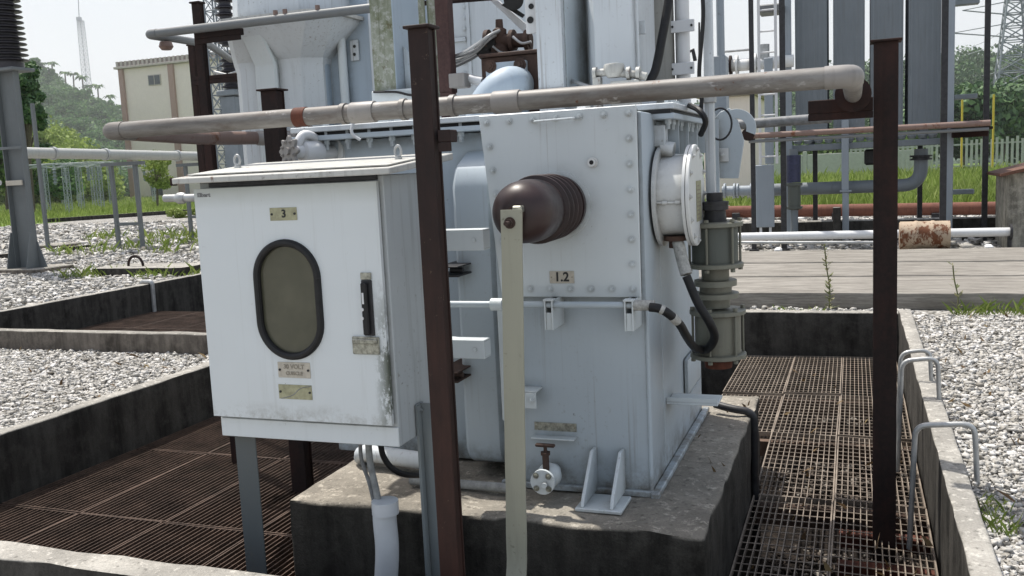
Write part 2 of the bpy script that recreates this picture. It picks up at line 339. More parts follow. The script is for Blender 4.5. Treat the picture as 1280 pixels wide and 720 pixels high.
def obj(name,bm,mat,parent=None,label=None,kind=None,flat=False,loc=None,angle=35):
    bmesh.ops.recalc_face_normals(bm,faces=bm.faces[:])
    me=bpy.data.meshes.new(name); 
    off=wloc(parent) if parent else (Vector(loc) if loc is not None else Vector((0,0,0)))
    if off.length: bmesh.ops.translate(bm,verts=bm.verts[:],vec=-off)
    bm.to_mesh(me); bm.free()
    if not flat:
        for p in me.polygons: p.use_smooth=True
        me.set_sharp_from_angle(angle=R_(angle))
    me.materials.append(M[mat] if isinstance(mat,str) else mat)
    o=bpy.data.objects.new(name,me); COL.objects.link(o)
    if parent: o.parent=parent
    elif loc is not None: o.location=loc
    if label: o['label']=label
    if kind: o['kind']=kind
    return o
def tag(o,label,cat,group=None,kind=None):
    o['label']=label; o['category']=cat
    if group: o['group']=group
    if kind: o['kind']=kind
    return o
def thing(name,label,cat,loc=(0,0,0),group=None):
    o=bpy.data.objects.new(name,None); COL.objects.link(o); o.location=loc; o.empty_display_size=.1
    return tag(o,label,cat,group)
def copy_tree(o,parent=None):
    c=o.copy(); COL.objects.link(c); c.parent=parent
    for ch in list(o.children): copy_tree(ch,c)
    return c
def one(name,mat,label,cat,build,group=None,loc=None,**k):
    b=BM(); build(b); o=obj(name,b,mat,loc=loc,**k); return tag(o,label,cat,group)
def struct(name,bm,mat,flat=False):
    o=obj(name,bm,mat,flat=flat); o['kind']='structure'; return o
def nmesh(name,verts,faces,mat,smooth=False):
    """verts (n,3) array, faces (m,k) array"""
    me=bpy.data.meshes.new(name); k=faces.shape[1]
    me.vertices.add(len(verts)); me.vertices.foreach_set('co',verts.astype(np.float32).ravel())
    me.loops.add(faces.size); me.loops.foreach_set('vertex_index',faces.astype(np.int32).ravel())
    me.polygons.add(len(faces)); me.polygons.foreach_set('loop_start',np.arange(0,faces.size,k,dtype=np.int32))
    me.update(calc_edges=True); me.validate()
    if smooth: me.polygons.foreach_set('use_smooth',[True]*len(faces))
    me.materials.append(M[mat] if isinstance(mat,str) else mat)
    o=bpy.data.objects.new(name,me); COL.objects.link(o); return o
_fc={}
def text_mesh(name,body,size,mat,parent,origin,xdir,ndir,align='CENTER',ext=.0008,xs=1.):
    cu=bpy.data.curves.new(name,'FONT'); cu.body=body; cu.size=size; cu.extrude=ext; cu.align_x=align; cu.align_y='CENTER'; cu.offset=size*.028
    to=bpy.data.objects.new('t',cu); COL.objects.link(to); dg=bpy.context.evaluated_depsgraph_get(); dg.update()
    me=bpy.data.meshes.new_from_object(to.evaluated_get(dg)); bpy.data.objects.remove(to); 
    x=Vector(xdir).normalized(); n=Vector(ndir).normalized(); y=n.cross(x)
    mat4=Matrix((x*xs,y,n)).transposed().to_4x4(); mat4.translation=Vector(origin)-wloc(parent)
    me.transform(mat4); me.materials.clear(); me.materials.append(M[mat])
    o=bpy.data.objects.new(name,me); COL.objects.link(o); o.parent=parent; return o
# ================================================================ SETTING
GZ=.31
def rbox(bm,x0,x1,y0,y1,z0,z1,bv=.012,step=.12,amp=.006):
    b=bmesh.new(); bmesh.ops.create_cube(b,size=1)
    for v in b.verts: v.co=Vector(((x0+x1)/2+v.co.x*(x1-x0),(y0+y1)/2+v.co.y*(y1-y0),(z0+z1)/2+v.co.z*(z1-z0)))
    bmesh.ops.bevel(b,geom=b.edges[:],offset=bv,segments=2,affect='EDGES',profile=.6)
    for ax,(a,c) in enumerate(((x0,x1),(y0,y1),(z0,z1))):
        n=min(60,int((c-a)/step))
        for i in range(1,n+1):
            co=[0,0,0]; co[ax]=a+(c-a)*i/(n+1); no=[0,0,0]; no[ax]=1
            bmesh.ops.bisect_plane(b,geom=b.verts[:]+b.edges[:]+b.faces[:],plane_co=co,plane_no=no)
    for v in b.verts:
        p=v.co*5; v.co+=mnoise.noise_vector(p)*amp+mnoise.noise_vector(p*6)*amp*.5
    merge(bm,b)
pits=[(-4.79,.40,2.52,8.80),(-9.5,-4.79,6.62,13.2)]
xs=sorted({-400,400,-9.5,-4.79,.40}); ys=sorted({-20,2.52,6.62,8.80,13.2,600})
b=BM()
for x0,x1 in zip(xs,xs[1:]):
    for y0,y1 in zip(ys,ys[1:]):
        if any(x0>=p[0] and x1<=p[1] and y0>=p[2] and y1<=p[3] for p in pits): continue
        z=GZ if y0>=2.5 else GZ
        b.faces.new([b.verts.new((x,y,z)) for x,y in ((x0,y0),(x1,y0),(x1,y1),(x0,y1))])
struct('gravel_ground',b,'gravel',True)
b=BM()
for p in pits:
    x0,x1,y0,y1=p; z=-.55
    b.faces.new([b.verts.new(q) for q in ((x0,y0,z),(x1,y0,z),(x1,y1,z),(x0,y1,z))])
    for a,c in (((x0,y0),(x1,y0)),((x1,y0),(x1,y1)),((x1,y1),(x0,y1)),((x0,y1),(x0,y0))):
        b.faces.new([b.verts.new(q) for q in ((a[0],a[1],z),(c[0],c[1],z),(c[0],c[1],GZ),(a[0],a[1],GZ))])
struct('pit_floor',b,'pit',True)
# kerbs
def kerb(label,x0,x1,y0,y1,z1,mat='curb',z0=-.5,amp=.006):
    return one('concrete_kerb',mat,label,'kerb',lambda b:rbox(b,x0,x1,y0,y1,z0,z1,amp=amp),angle=60)
kerb('stained concrete kerb on the right side of the grating pit, under the steel hoops',.35,.45,2.66,8.70,.415)
kerb('dark concrete kerb across the far end of the grating pit, behind the transformer',-4.79,.45,8.703,8.82,.385)
kerb('dark streaked concrete kerb along the left side of the near grating pit',-4.80,-4.69,2.66,8.70,.40)
kerb('pale rough concrete kerb nearest the camera at the bottom left',-6.4,.45,2.52,2.657,.40,amp=.009)
kerb('low concrete kerb with a pale top edge between the two gravel beds and the far left pit',-9.4,-4.803,6.50,6.62,.50,'curb2')
kerb('dark concrete kerb on the far side of the left grating pit',-9.52,-9.4,6.3,13.2,.42)
kerb('short concrete kerb bordering the white gravel bed at far left',-14.5,-9.523,6.5,6.62,.42)
# plinth
bt=.425
b=BM(); rbox(b,-2.31,-.525,3.29,5.42,-.52,bt,bv=.02,step=.07,amp=.011)
o=obj('concrete_plinth',b,'base',angle=60); tag(o,'stained concrete plinth carrying the transformer tank','plinth')
# gratings
def grating(x0,x1,y0,y1,pitch,cross,z,tilt,mat,crz):
    b=BM(); n=max(2,round((x1-x0)/pitch)); h=.028; t=.0022
    for i in range(n+1):
        x=x0+(x1-x0)*i/n; w=t*(1.7 if i in(0,n) else 1)
        j=rng.normal(0,.0018) if 0<i<n else 0
        box(b,x-w+j,x+w+j,y0,y1,-h,0)
    for y in (y0,y1): box(b,x0,x1,y-.003,y+.003,-h,0.0015)
    m=max(2,round((y1-y0)/cross))
    for i in range(1,m):
        y=y0+(y1-y0)*i/m; tube(b,[(x0,y,-crz),(x1,y,-crz)],.0030,6)
    c=Vector(((x0+x1)/2,(y0+y1)/2,0))
    rot=Matrix.Rotation(tilt[0],3,'X')@Matrix.Rotation(tilt[1],3,'Y')@Matrix.Rotation(tilt[2],3,'Z')
    bmesh.ops.rotate(b,verts=b.verts[:],cent=c,matrix=rot)
    for v in b.verts: v.co.z+=z-.012*max(0,1-((v.co.x-c.x)/((x1-x0)/2))**2)*max(0,1-((v.co.y-c.y)/((y1-y0)/2))**2)
    o=obj('grating_panel',b,mat,flat=True,loc=(c.x,c.y,0)); return o
rows=[2.68,3.84,4.95,6.12,7.21,8.68]; rn=['nearest','second','third','fourth','farthest']
cols=[-4.68,-4.09,-3.50,-2.91,-2.33]; cn=['against the left kerb','second from the left kerb','third from the left kerb','beside the plinth']
for j in range(5):
    for i in range(4):
        o=grating(cols[i]+.006,cols[i+1]-.006,rows[j]+.008,rows[j+1]-.008,.034,.11,0,(rng.normal(0,.004),rng.normal(0,.006),rng.normal(0,.002)),'grate',.016)
        tag(o,f'rusty steel grating panel {cn[i]}, {rn[j]} row, left of the transformer','grating','rusty grating panels over the near pit')
rcols=[-.98,-.52,-.11,.335]
rr2=['nearest the camera, lying open and worn','second row where the post stands','middle row with a sagging edge','fourth row','by the far kerb']
rws=[2.68,3.9,4.95,6.15,7.21,8.68]
for j in range(5):
    for i in range(3):
        if i==0 and j<3: continue
        y0=rws[j]
        o=grating(rcols[i]+.006,rcols[i+1]-.006,y0+.01,rws[j+1]-.01,.032,.080,rng.uniform(-.015,.0),(rng.normal(0,.011),rng.normal(0,.016),rng.normal(0,.004)),'grate2',.006)
        tag(o,f'worn grating panel {["behind the plinth","beside the plinth","along the right kerb"][i]}, {rr2[j]}','grating','grating panels right of the transformer')
for i in range(6):
    for j in range(3):
        if j: pass
        x0=-9.38+i*.76; y0=6.65+j*1.3
        o=grating(x0+.006,x0+.75,y0,y0+1.28,.036,.11,0.02,(0,rng.normal(0,.004),0),'grate',.016)
        tag(o,f'rusty grating panel in the far left pit, {["nearest","middle","farthest"][j]} row, {["first","second","third","fourth","fifth","sixth"][i]} from the far kerb','grating','rusty grating panels over the far left pit')
# bearer beams below gratings (part of pit)
for y in (3.84,4.95,6.12,7.21):
    one('bearer_beam','grate',f'rusty bearer beam under the grating seam, {"first" if y<4 else "second" if y<5 else "third" if y<7 else "fourth"} from the camera','beam',lambda b:[box(b,-4.68,-2.33,y-.03,y+.03,-.15,-.045),box(b,-.51 if y<5.4 else -2.3,.34,y-.03,y+.03,-.15,-.05)],angle=30)
# stones
ico=bmesh.new(); bmesh.ops.create_icosphere(ico,subdivisions=1,radius=1); [ico.verts.remove(v_) for v_ in []]; 0
def _sub0():
    i=bmesh.new(); bmesh.ops.create_cube(i,size=1.3); bmesh.ops.bevel(i,geom=i.verts[:],offset=.35,segments=1,affect='VERTICES'); bmesh.ops.triangulate(i,faces=i.faces[:]); return i
ico.free(); ico=_sub0(); ICV=np.array([v.co[:] for v in ico.verts]); ICF=np.array([[v.index for v in f.verts] for f in ico.faces]); ico.free()
def stones(name,label,regs,mat='stone'):
    Vs=[];Fs=[];base=0
    Rm=np.array(ROT); 
    for (x0,x1,y0,y1,z,dens,sz,test) in regs:
        n=int((x1-x0)*(y1-y0)*dens); P=np.stack([rng.uniform(x0,x1,n),rng.uniform(y0,y1,n),np.full(n,z)],1)
        cv=(P-np.array([0,0,CAMZ]))@Rm; px=640+F*cv[:,0]/cv[:,2]; py=360+F*cv[:,1]/cv[:,2]
        ok=(cv[:,2]>0)&(px>-260)&(px<1540)&(py<1000)
        if test is not None: ok&=test(P)
        P=P[ok]; n=len(P)
        if not n: continue
        s=sz*np.clip(rng.lognormal(-.08,.30,n),.45,1.7); sc=np.stack([s*rng.uniform(.75,1.4,n),s*rng.uniform(.6,1.1,n),s*rng.uniform(.4,.75,n)],1)
        v=(ICV[None]+rng.normal(0,.17,(n,len(ICV),3)))*sc[:,None,:]
        a=rng.uniform(0,6.28,n); t=rng.normal(0,.45,n); ca,sa,ct,st=np.cos(a),np.sin(a),np.cos(t),np.sin(t)
        y=v[:,:,1]*ct[:,None]-v[:,:,2]*st[:,None]; zz=v[:,:,1]*st[:,None]+v[:,:,2]*ct[:,None]; x=v[:,:,0]
        X=x*ca[:,None]-y*sa[:,None]; Yv=x*sa[:,None]+y*ca[:,None]
        P[:,2]+=rng.uniform(-.2,.75,n)*s
        v=np.stack([X,Yv,zz],2)+P[:,None,:]
        Vs.append(v.reshape(-1,3)); Fs.append((ICF[None]+(np.arange(n)*len(ICV))[:,None,None]+base).reshape(-1,3)); base+=n*len(ICV)
    o=nmesh(name,np.concatenate(Vs),np.concatenate(Fs),mat); tag(o,label,'gravel',kind='stuff'); return o
stones('gravel_stones','pale crushed stones lying loose on the ground outside the pits',[
  (-9.38,-4.82,3.0,6.5,GZ,2900,.0165,None),(-14,-9.55,3.0,6.5,GZ,900,.026,None),
  (.46,3.6,2.3,5.0,GZ,4200,.0145,None),(.46,3.6,5.0,9.0,GZ,2700,.0165,None),
  (-.95,.46,8.84,9.15,GZ+.02,1500,.021,None),
  (-30,-9.55,6.65,16,GZ,260,.036,None),(-34,-12,16,30,GZ,50,.07,None),(-9.5,-2,13.3,30,GZ,45,.07,None),
  (-3,8,15.3,26,GZ,60,.06,None),(2.2,6,9,15,GZ,200,.04,None)])
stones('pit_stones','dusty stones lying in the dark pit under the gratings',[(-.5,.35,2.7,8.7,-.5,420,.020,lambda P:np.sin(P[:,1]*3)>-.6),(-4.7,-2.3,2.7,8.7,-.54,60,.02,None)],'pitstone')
# grass fields
b=BM(); z=GZ+.01
for r in ((-200,-34.8,24,200),(-12,120,26.5,220),(-34.8,-12,60,220)):
    b.faces.new([b.verts.new(q) for q in ((r[0],r[2],z),(r[1],r[2],z),(r[1],r[3],z),(r[0],r[3],z))])
struct('grass_field',b,'field',True)
def blades(name,label,cat,regs,mat,curve=.35):
    Vs=[];base=0;Fs=[]; Rm=np.array(ROT)
    for (x0,x1,y0,y1,z,n,h,w,cl) in regs:
        P=np.stack([rng.uniform(x0,x1,n),rng.uniform(y0,y1,n)],1)
        if cl:
            cvv=np.array([mnoise.noise(Vector((p[0]*cl,p[1]*cl,3))) for p in P]); P=P[cvv>0.02]
        n2=len(P); cv=(np.column_stack([P,np.full(n2,z)])-np.array([0,0,CAMZ]))@Rm; px=640+F*cv[:,0]/cv[:,2]
        P=P[(px>-150)&(px<1430)&(cv[:,2]>0)]; n2=len(P)
        a=rng.uniform(0,6.28,n2); hh=h*rng.lognormal(0,.3,n2); ww=w*rng.uniform(.6,1.3,n2); d=rng.uniform(0,6.28,n2); lean=hh*curve*rng.uniform(.2,1.4,n2)
        ca,sa=np.cos(a)*ww,np.sin(a)*ww; lx,ly=np.cos(d)*lean,np.sin(d)*lean; Z=np.full(n2,z)
        q=np.stack([np.stack([P[:,0]-ca,P[:,1]-sa,Z],1),np.stack([P[:,0]+ca,P[:,1]+sa,Z],1),
            np.stack([P[:,0]+ca*.7+lx*.35,P[:,1]+sa*.7+ly*.35,Z+hh*.6],1),np.stack([P[:,0]-ca*.1+lx,P[:,1]-sa*.1+ly,Z+hh],1)],1)
        Vs.append(q.reshape(-1,3)); Fs.append((np.arange(n2)*4)[:,None]+np.array([[0,1,2,3]])+base); base+=n2*4
    o=nmesh(name,np.concatenate(Vs),np.concatenate(Fs),mat); tag(o,label,cat,kind='stuff'); return o
blades('tall_grass','tall bright green grass beyond the cooler bank','grass',[(-9,12,26.6,34,GZ,26000,.27,.014,0),(-10,16,34,60,GZ,22000,.33,.028,0)],'grass')
blades('meadow_grass','short bright green grass beyond the left gravel','grass',[(-62,-34.9,26,60,GZ,22000,.22,.03,0),(-110,-40,60,95,GZ,12000,.3,.07,0)],'grass')
blades('gravel_weeds','patchy yellow green weeds growing through the gravel at left','weeds',[(-17.5,-13,16.0,20.,GZ,1100,.22,.005,.9),(-12.6,-9.6,11.8,12.6,GZ,700,.13,.004,1.2),(-21,-13,20.,22,GZ,1500,.2,.007,.8)],'weed',.7)
def wisp(regs,lab): return blades('weed_tuft',lab,'weeds',regs,'weed',.8)
q=PZ(1242,650,GZ)
wisp([(q.x-.05,q.x+.07,q.y-.2,q.y+.2,GZ,150,.04,.0012,0)],'small grass tuft in the gravel beside the right kerb')
wisp([(.8,1.6,8.95,9.12,GZ,150,.09,.0016,0),(-.75,-.3,8.85,9.1,GZ,120,.05,.010,0)],'thin weeds along the foot of the cover slabs')
# weed plant in front of slab
def stem_plant(px,py,top,label,mat,n=30):
    p=V(PY(px,py,9.08).x,9.08,GZ); h=PY(px-6,top,p.y).z-GZ
    t=thing('weed_plant',label,'plant',tuple(p))
    pts=[p,p+V(.01,.0,h*.35),p+V(-.02,.01,h*.7),p+V(-.035,0,h)]
    b=BM(); tube(b,bez(pts,12),.006,6,radii=None); obj('stem',b,mat,t)
    b=BM(); sp=bez(pts,n)
    for i,c in enumerate(sp):
        for k in range(3):
            a=random.uniform(0,6.28); L=random.uniform(.05,.12)*(1-.4*i/len(sp)); d=V(math.cos(a),math.sin(a),random.uniform(.1,.9)).normalized()
            s=d.cross(V(0,0,1)).normalized()*L*.17
            b.faces.new([b.verts.new(x) for x in (c,c+d*L*.5+s,c+d*L,c+d*L*.5-s)])
    obj('leaves',b,mat,t,flat=True)
stem_plant(1036,377,308,'tall dry weed standing in front of the concrete cover slabs','dryweed')
stem_plant(1196,368,332,'small dry weed against the cover slabs right of the post','dryweed',7)
# broken bricks on gravel
p=PZ(1060,384,GZ)
def bricks(b):
    for i in range(9):
        c=p+V(random.uniform(-.14,.14),random.uniform(-.05,.1),.02); s=random.uniform(.015,.035)
        box(b,c.x-s*1.5,c.x+s*1.5,c.y-s,c.y+s,c.z-s*.6,c.z+s*.6,.004,Matrix.Rotation(random.uniform(0,3),3,'Z')@Matrix.Rotation(random.uniform(-.5,.5),3,'X'))
o=one('brick_rubble','rust2','small heap of broken red brick behind the far kerb','rubble',bricks); o['kind']='stuff'
blades('fallen_leaves','scattered dry fallen leaves on the gravel and kerbs','leaves',[(.5,3,2.6,9,GZ+.02,160,.03,.012,0),(-9,-4.8,3.5,6.4,GZ+.02,120,.03,.012,0),(-.76,-.54,3.4,5.2,bt+.004,9,.02,.008,0),(-.5,.33,2.8,8.6,.004,60,.03,.011,0)],'dead',1.6)
# ================================================================ POSTS of the near pipe ring
def post(x,y,top,mat,label,br=None,w=.050):
    t=thing('support_post',label,'post',(x,y,-.5),'dark steel posts of the pipe ring')
    b=BM(); box(b,x-w,x+w,y-w*.8,y-w*.8+.009,-.5,top,.0015); box(b,x-w,x+w,y+w*.8-.009,y+w*.8,-.5,top,.0015); box(b,x-w*.86,x-w*.86+.008,y-w*.8+.006,y+w*.8-.006,-.5,top-.002,.001); box(b,x+w*.86-.008,x+w*.86,y-w*.8+.006,y+w*.8-.006,-.5,top-.002,.001)
    obj('shaft',b,mat,t)
    b=BM(); box(b,x-w*1.3,x+w*1.3,y-w*1.2,y+w*1.2,top,top+.010,.002); obj('cap_plate',b,mat,t)
    if br:
        b=BM(); x0,x1,y0,y1,z0,z1=br; box(b,x0,x1,y0,y1,z0,z1,.003); box(b,x0,x1,y0,y0+.008,z0-.03,z0-.001,.001)
        obj('bracket_arm',b,mat,t)
    return t
DP=.036
pr=PY(1062,118,4.4)
post(.123,4.497,2.27,'rust','dark brown steel post standing on the right gratings',(-.20,.07,4.40,4.46,1.975,2.035))
post(-1.325,2.82,2.262,'rust3','reddish brown steel post nearest the camera, between cabinet and earthing strap',(-1.28,-1.235,2.80,2.86,1.895,1.935),w=.036)
post(-3.02,4.457,2.285,'rust','dark rusty post rising behind the grey cabinet',None)
# near pipe ring
t=thing('water_pipe','long weathered grey pipe running across in front of the transformer','pipe',(-1.5,3.3,2.07))
L=PY(140,162,3.3); Rr=PY(1046,99,3.3); zc=(L.z+Rr.z)/2
def ln(px): # point on pipe axis at pixel column
    a=PY(px,130,3.3); return V(a.x,3.3,zc)
xl=ln(134).x; xr=ln(1051).x
b=BM(); tube(b,[(xl+.06,3.3,zc),(xr-.02,3.3,zc)],DP,24); obj('pipe_run',b,'pipe',t)
def elbow(c0,c1,c2,rad,r=DP*1.07):
    b=BM(); tube(b,arc([c0,c1,c2],rad,10),r,24); return b
obj('elbow',elbow((xr-.05,3.3,zc),(xr+.035,3.3,zc),(xr+.035,3.50,zc),.095),'pipew',t)
b=BM(); tube(b,[(xr+.035,3.49,zc),(xr+.035,4.36,zc)],DP,24); obj('return_pipe',b,'pipe',t)
b=BM(); lathe(b,(xr+.035,4.33,zc),(0,1,0),[(0,.05),(0,.075),(.016,.075),(.018,.072),(.03,.072),(.032,.045),(.10,.045)],28); obj('flange',b,'rust',t)
obj('elbow',elbow((xl+.08,3.3,zc),(xl-.01,3.3,zc),(xl-.01,3.45,zc),.085),'pipe',t)
for px in (634,446+8):
    c=ln(px); b=BM(); lathe(b,(c.x-.052,3.3,zc),(1,0,0),[(0,DP),(0,DP+.005),(.004,DP+.006),(.10,DP+.006),(.104,DP+.005),(.104,DP)],24,False); obj('coupling',b,'pipew',t)
c=ln(376); b=BM(); lathe(b,(c.x-.028,3.3,zc),(1,0,0),[(0,DP),(0,DP+.003),(.055,DP+.003),(.055,DP)],24,False); obj('rust_band',b,'rust2',t,label='rust red band of worn paint')
for px in (567,430,505): 
    c=ln(px); b=BM(); lathe(b,(c.x-.01,3.3,zc),(1,0,0),[(0,DP),(0,DP+.006),(.02,DP+.006),(.02,DP)],24,False); obj('collar',b,'pipe',t)
# left return pipe to valve
t=thing('return_pipe','brown weathered pipe running back from the left end of the long pipe','pipe',(xl,4.5,2.05))
a=V(xl-.01,3.45,zc); e=PX(380,171,xl+.05)
e2=PY(405,172,5.2); 
k1=PY(255,172,4.45); k2=PY(322,172.5,4.95)
b=BM(); tube(b,bez([a,k1,k2],20),.040,20); obj('pipe_run',b,'pipebrown',t)
b=BM(); tube(b,[k2,PY(405,173,5.05)],.046,20); obj('pipe_run',b,'pipew',t)
c=PY(383,169,5.0)
b=BM(); lathe(b,c+V(-.04,0,0),(1,0,0),[(0,.05),(0,.085),(.018,.085),(.018,.06),(.03,.06),(.03,.085),(.048,.085),(.048,.05)],24); obj('flange',b,'pipew',t)
# valve with scalloped handwheel above cabinet
t=thing('gate_valve','weathered pale valve with a scalloped wheel above the cabinet lid','valve',tuple(PY(372,192,3.95)))
c=PY(360,189,3.7); d=V(.35,.92,-.05).normalized()
b=BM(); u,w=frame(d)
ring=[];n=48
for k in range(n):
    a=2*math.pi*k/n; r=.062+.012*math.cos(8*a); ring.append(c+(u*math.cos(a)+w*math.sin(a))*r)
prism(b,ring,d*.018,.003); cyl(b,c-d*.012,c,.018,seg=12)
for k in range(8):
    a=2*math.pi*(k+.5)/8; bolt(b,c-d*.001+(u*math.cos(a)+w*math.sin(a))*.045,-d,.007,.006)
obj('handwheel',b,'pipew',t)
b=BM(); lathe(b,c+d*.02,d,[(0,.03),(.05,.035),(.06,.05),(.12,.055),(.16,.05),(.17,.035),(.26,.035)],24); tube(b,bez([c+d*.05+V(0,0,.02),c+d*.09+V(0,0,.075),c+d*.15+V(0,0,.07),c+d*.2+V(0,0,.02)],16),.022,12); obj('valve_body',b,'white',t)
b=BM(); lathe(b,c+d*.26,d,[(0,.03),(0,.072),(.015,.072),(.015,.04)],28); obj('flange',b,'drum',t)
b=BM(); cyl(b,PY(418,197,4.0),PY(440,197,4.0),.032,seg=18); obj('pipe_stub',b,'drum',t)
# ================================================================ CABINET
cx0,cx1,cy0,cy1,cz0,cz1=-2.372,-1.578,2.968,3.33,.80,1.80
t=thing('control_cabinet','grey steel control cabinet with an oval window, hung in front of the transformer','cabinet',((cx0+cx1)/2,(cy0+cy1)/2,0))
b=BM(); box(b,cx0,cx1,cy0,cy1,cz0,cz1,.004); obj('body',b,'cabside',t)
b=BM(); box(b,cx0+.006,cx1-.001,cy0-.006,cy0+.001,cz0+.001,.875,.002); obj('lower_rail',b,'cab',t)
def oval(cx,cz,hw,hh,n=12):
    P=[]
    for sx,sz,a0 in ((1,1,0),(-1,1,90),(-1,-1,180),(1,-1,270)):
        for k in range(n+1):
            a=R_(a0+90*k/n); P.append((cx+sx*(hw-hw)+math.cos(a)*hw*1.0*0+ (cx*0)+ (math.cos(a)*hw), cz+sz*(hh-hw)+math.sin(a)*hw))
    return P
# door with opening
dx0,dx1,dz0,dz1=-2.383,-1.594,.886,1.778; dyf,dyb=2.944,2.962
wc=PY(361,375,dyf); hw=(PY(401,375,dyf).x-PY(320,375,dyf).x)/2; hh=(PY(361,301,dyf).z-PY(361,449,dyf).z)/2
def door(b):
    hw2,hh2=hw*.9,hh*.94; O=oval(wc.x,wc.z,hw2,hh2)
    no=len(O)
    def outer(p):
        dx,dz=p[0]-wc.x,p[1]-wc.z
        k=min(((dx1 if dx>0 else dx0)-wc.x)/dx if abs(dx)>1e-6 else 1e9,((dz1 if dz>0 else dz0)-wc.z)/dz if abs(dz)>1e-6 else 1e9)
        return (wc.x+dx*k,wc.z+dz*k)
    Q=[outer(p) for p in O]
    corners=[(dx1,dz1),(dx0,dz1),(dx0,dz0),(dx1,dz0)]
    for c in corners:
        i=min(range(no),key=lambda i:(Q[i][0]-c[0])**2+(Q[i][1]-c[1])**2); Q[i]=c
    vi={}
    def mk(P,y): return [b.verts.new((p[0],y,p[1])) for p in P]
    of,qf,ob,qb=mk(O,dyf),mk(Q,dyf),mk(O,dyb),mk(Q,dyb)
    for i in range(no):
        j=(i+1)%no
        for f in ((of[i],of[j],qf[j],qf[i]),(ob[j],ob[i],qb[i],qb[j]),(of[j],of[i],ob[i],ob[j]),(qf[i],qf[j],qb[j],qb[i])):
            try: b.faces.new(f)
            except Exception: pass
    bmesh.ops.remove_doubles(b,verts=b.verts[:],dist=1e-5)
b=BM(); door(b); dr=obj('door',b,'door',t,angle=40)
b=BM(); O=oval(wc.x,wc.z,hw*.955,hh*.97); O=O+[O[0]]
tube(b,[(p[0],dyf-.002,p[1]) for p in oval(wc.x,wc.z,hw*.93,hh*.958)]+[(wc.x+hw*.93,dyf-.002,wc.z+hh*.958-hw*.93)],hw*.10,10); obj('window_gasket',b,'black',dr)
b=BM(); prism(b,[(p[0],dyf+.006,p[1]) for p in oval(wc.x,wc.z,hw*.93,hh*.96)],(0,.004,0)); obj('window_pane',b,'glass',dr)
# door seam / rubber
b=BM(); box(b,dx0+.006,dx1-.004,dyb,cy0-.0065,dz0+.006,dz1-.006); obj('door_seal',b,'dark',t)
# handle
h0=PY(458,346,dyf); h1=PY(459,418,dyf); kw=.0215
b=BM(); box(b,h0.x-kw,h0.x+kw,dyf-.006,dyf-.0005,h1.z-.004,h0.z-.012,.002); hp=obj('handle_recess',b,'dark',dr)
b=BM(); box(b,h0.x-kw*.8,h0.x+kw*.35,dyf-.022,dyf-.0065,h1.z,h0.z-.02,.004); obj('handle',b,'black',dr)
b=BM(); box(b,h0.x-kw,h0.x+kw,dyf-.008,dyf-.0005,h0.z-.010,h0.z+.016,.002); obj('handle_hinge',b,'chrome',dr)
b=BM(); 
for py in (387,398): c=PY(453,py,dyf-.022); cyl(b,c,c+V(0,-.004,0),.0065,seg=14)
box(b,h0.x-kw*.55,h0.x-kw*.2,dyf-.0235,dyf-.0222,PY(453,379,dyf).z,PY(453,365,dyf).z); obj('lock_button',b,'white',dr)
l0=PY(441,420,dyf); l1=PY(476,443,dyf)
b=BM(); box(b,l0.x,l1.x,dyf-.010,dyf-.0005,l1.z,l0.z,.003); box(b,l0.x+.004,l1.x-.004,dyf-.018,dyf-.0105,l0.z-.026,l0.z-.008,.003); obj('lock_plate',b,'chrome',dr)
def nameplate(px0,py0,px1,py1,mat,lines,lab,parent=dr,y=dyf,xs=1.):
    a=PY(px0,py0,y); c=PY(px1,py1,y); b=BM(); box(b,a.x,c.x,y-.0022,y-.0004,c.z,a.z,.0008); pl=obj('nameplate',b,mat,parent,label=lab)
    for x in (a.x+.009,c.x-.009): b=BM(); cyl(b,(x,y-.0021,(a.z+c.z)/2),(x,y-.005,(a.z+c.z)/2),.0045,seg=12); obj('screw',b,'ink',pl)
    for (s,fx,fz,sz,mt) in lines:
        text_mesh('lettering',s,sz,mt,pl,(a.x+(c.x-a.x)*fx,y-.0030,c.z+(a.z-c.z)*fz),(1,0,0),(0,-1,0),xs=xs)
    return pl
nameplate(337,260,372,275,'brass',[('3',.52,.5,.040,'ink')],'small yellow plate with the number 3')
nameplate(347,452,389,473,'brass2',[('30 VOLT',.5,.70,.024,'ink2'),('CUBICLE',.5,.28,.019,'ink2')],'faded cream plate under the window')
pl=nameplate(348,480,391,500,'brass',[],'blank scratched plate below the lettered one')
b=BM(); a=PY(352,498,dyf-.003); c=PY(388,483,dyf-.003); tube(b,bez([a,PY(366,494,dyf-.003),PY(375,486,dyf-.003),c],12),.0016,6); obj('scratch',b,'cond',pl)
text_mesh('lettering','Elbart',.021,'cable',dr,tuple(PY(254.5,244,dyf-.0012)),(1,0,0),(0,-1,0),xs=1.2)
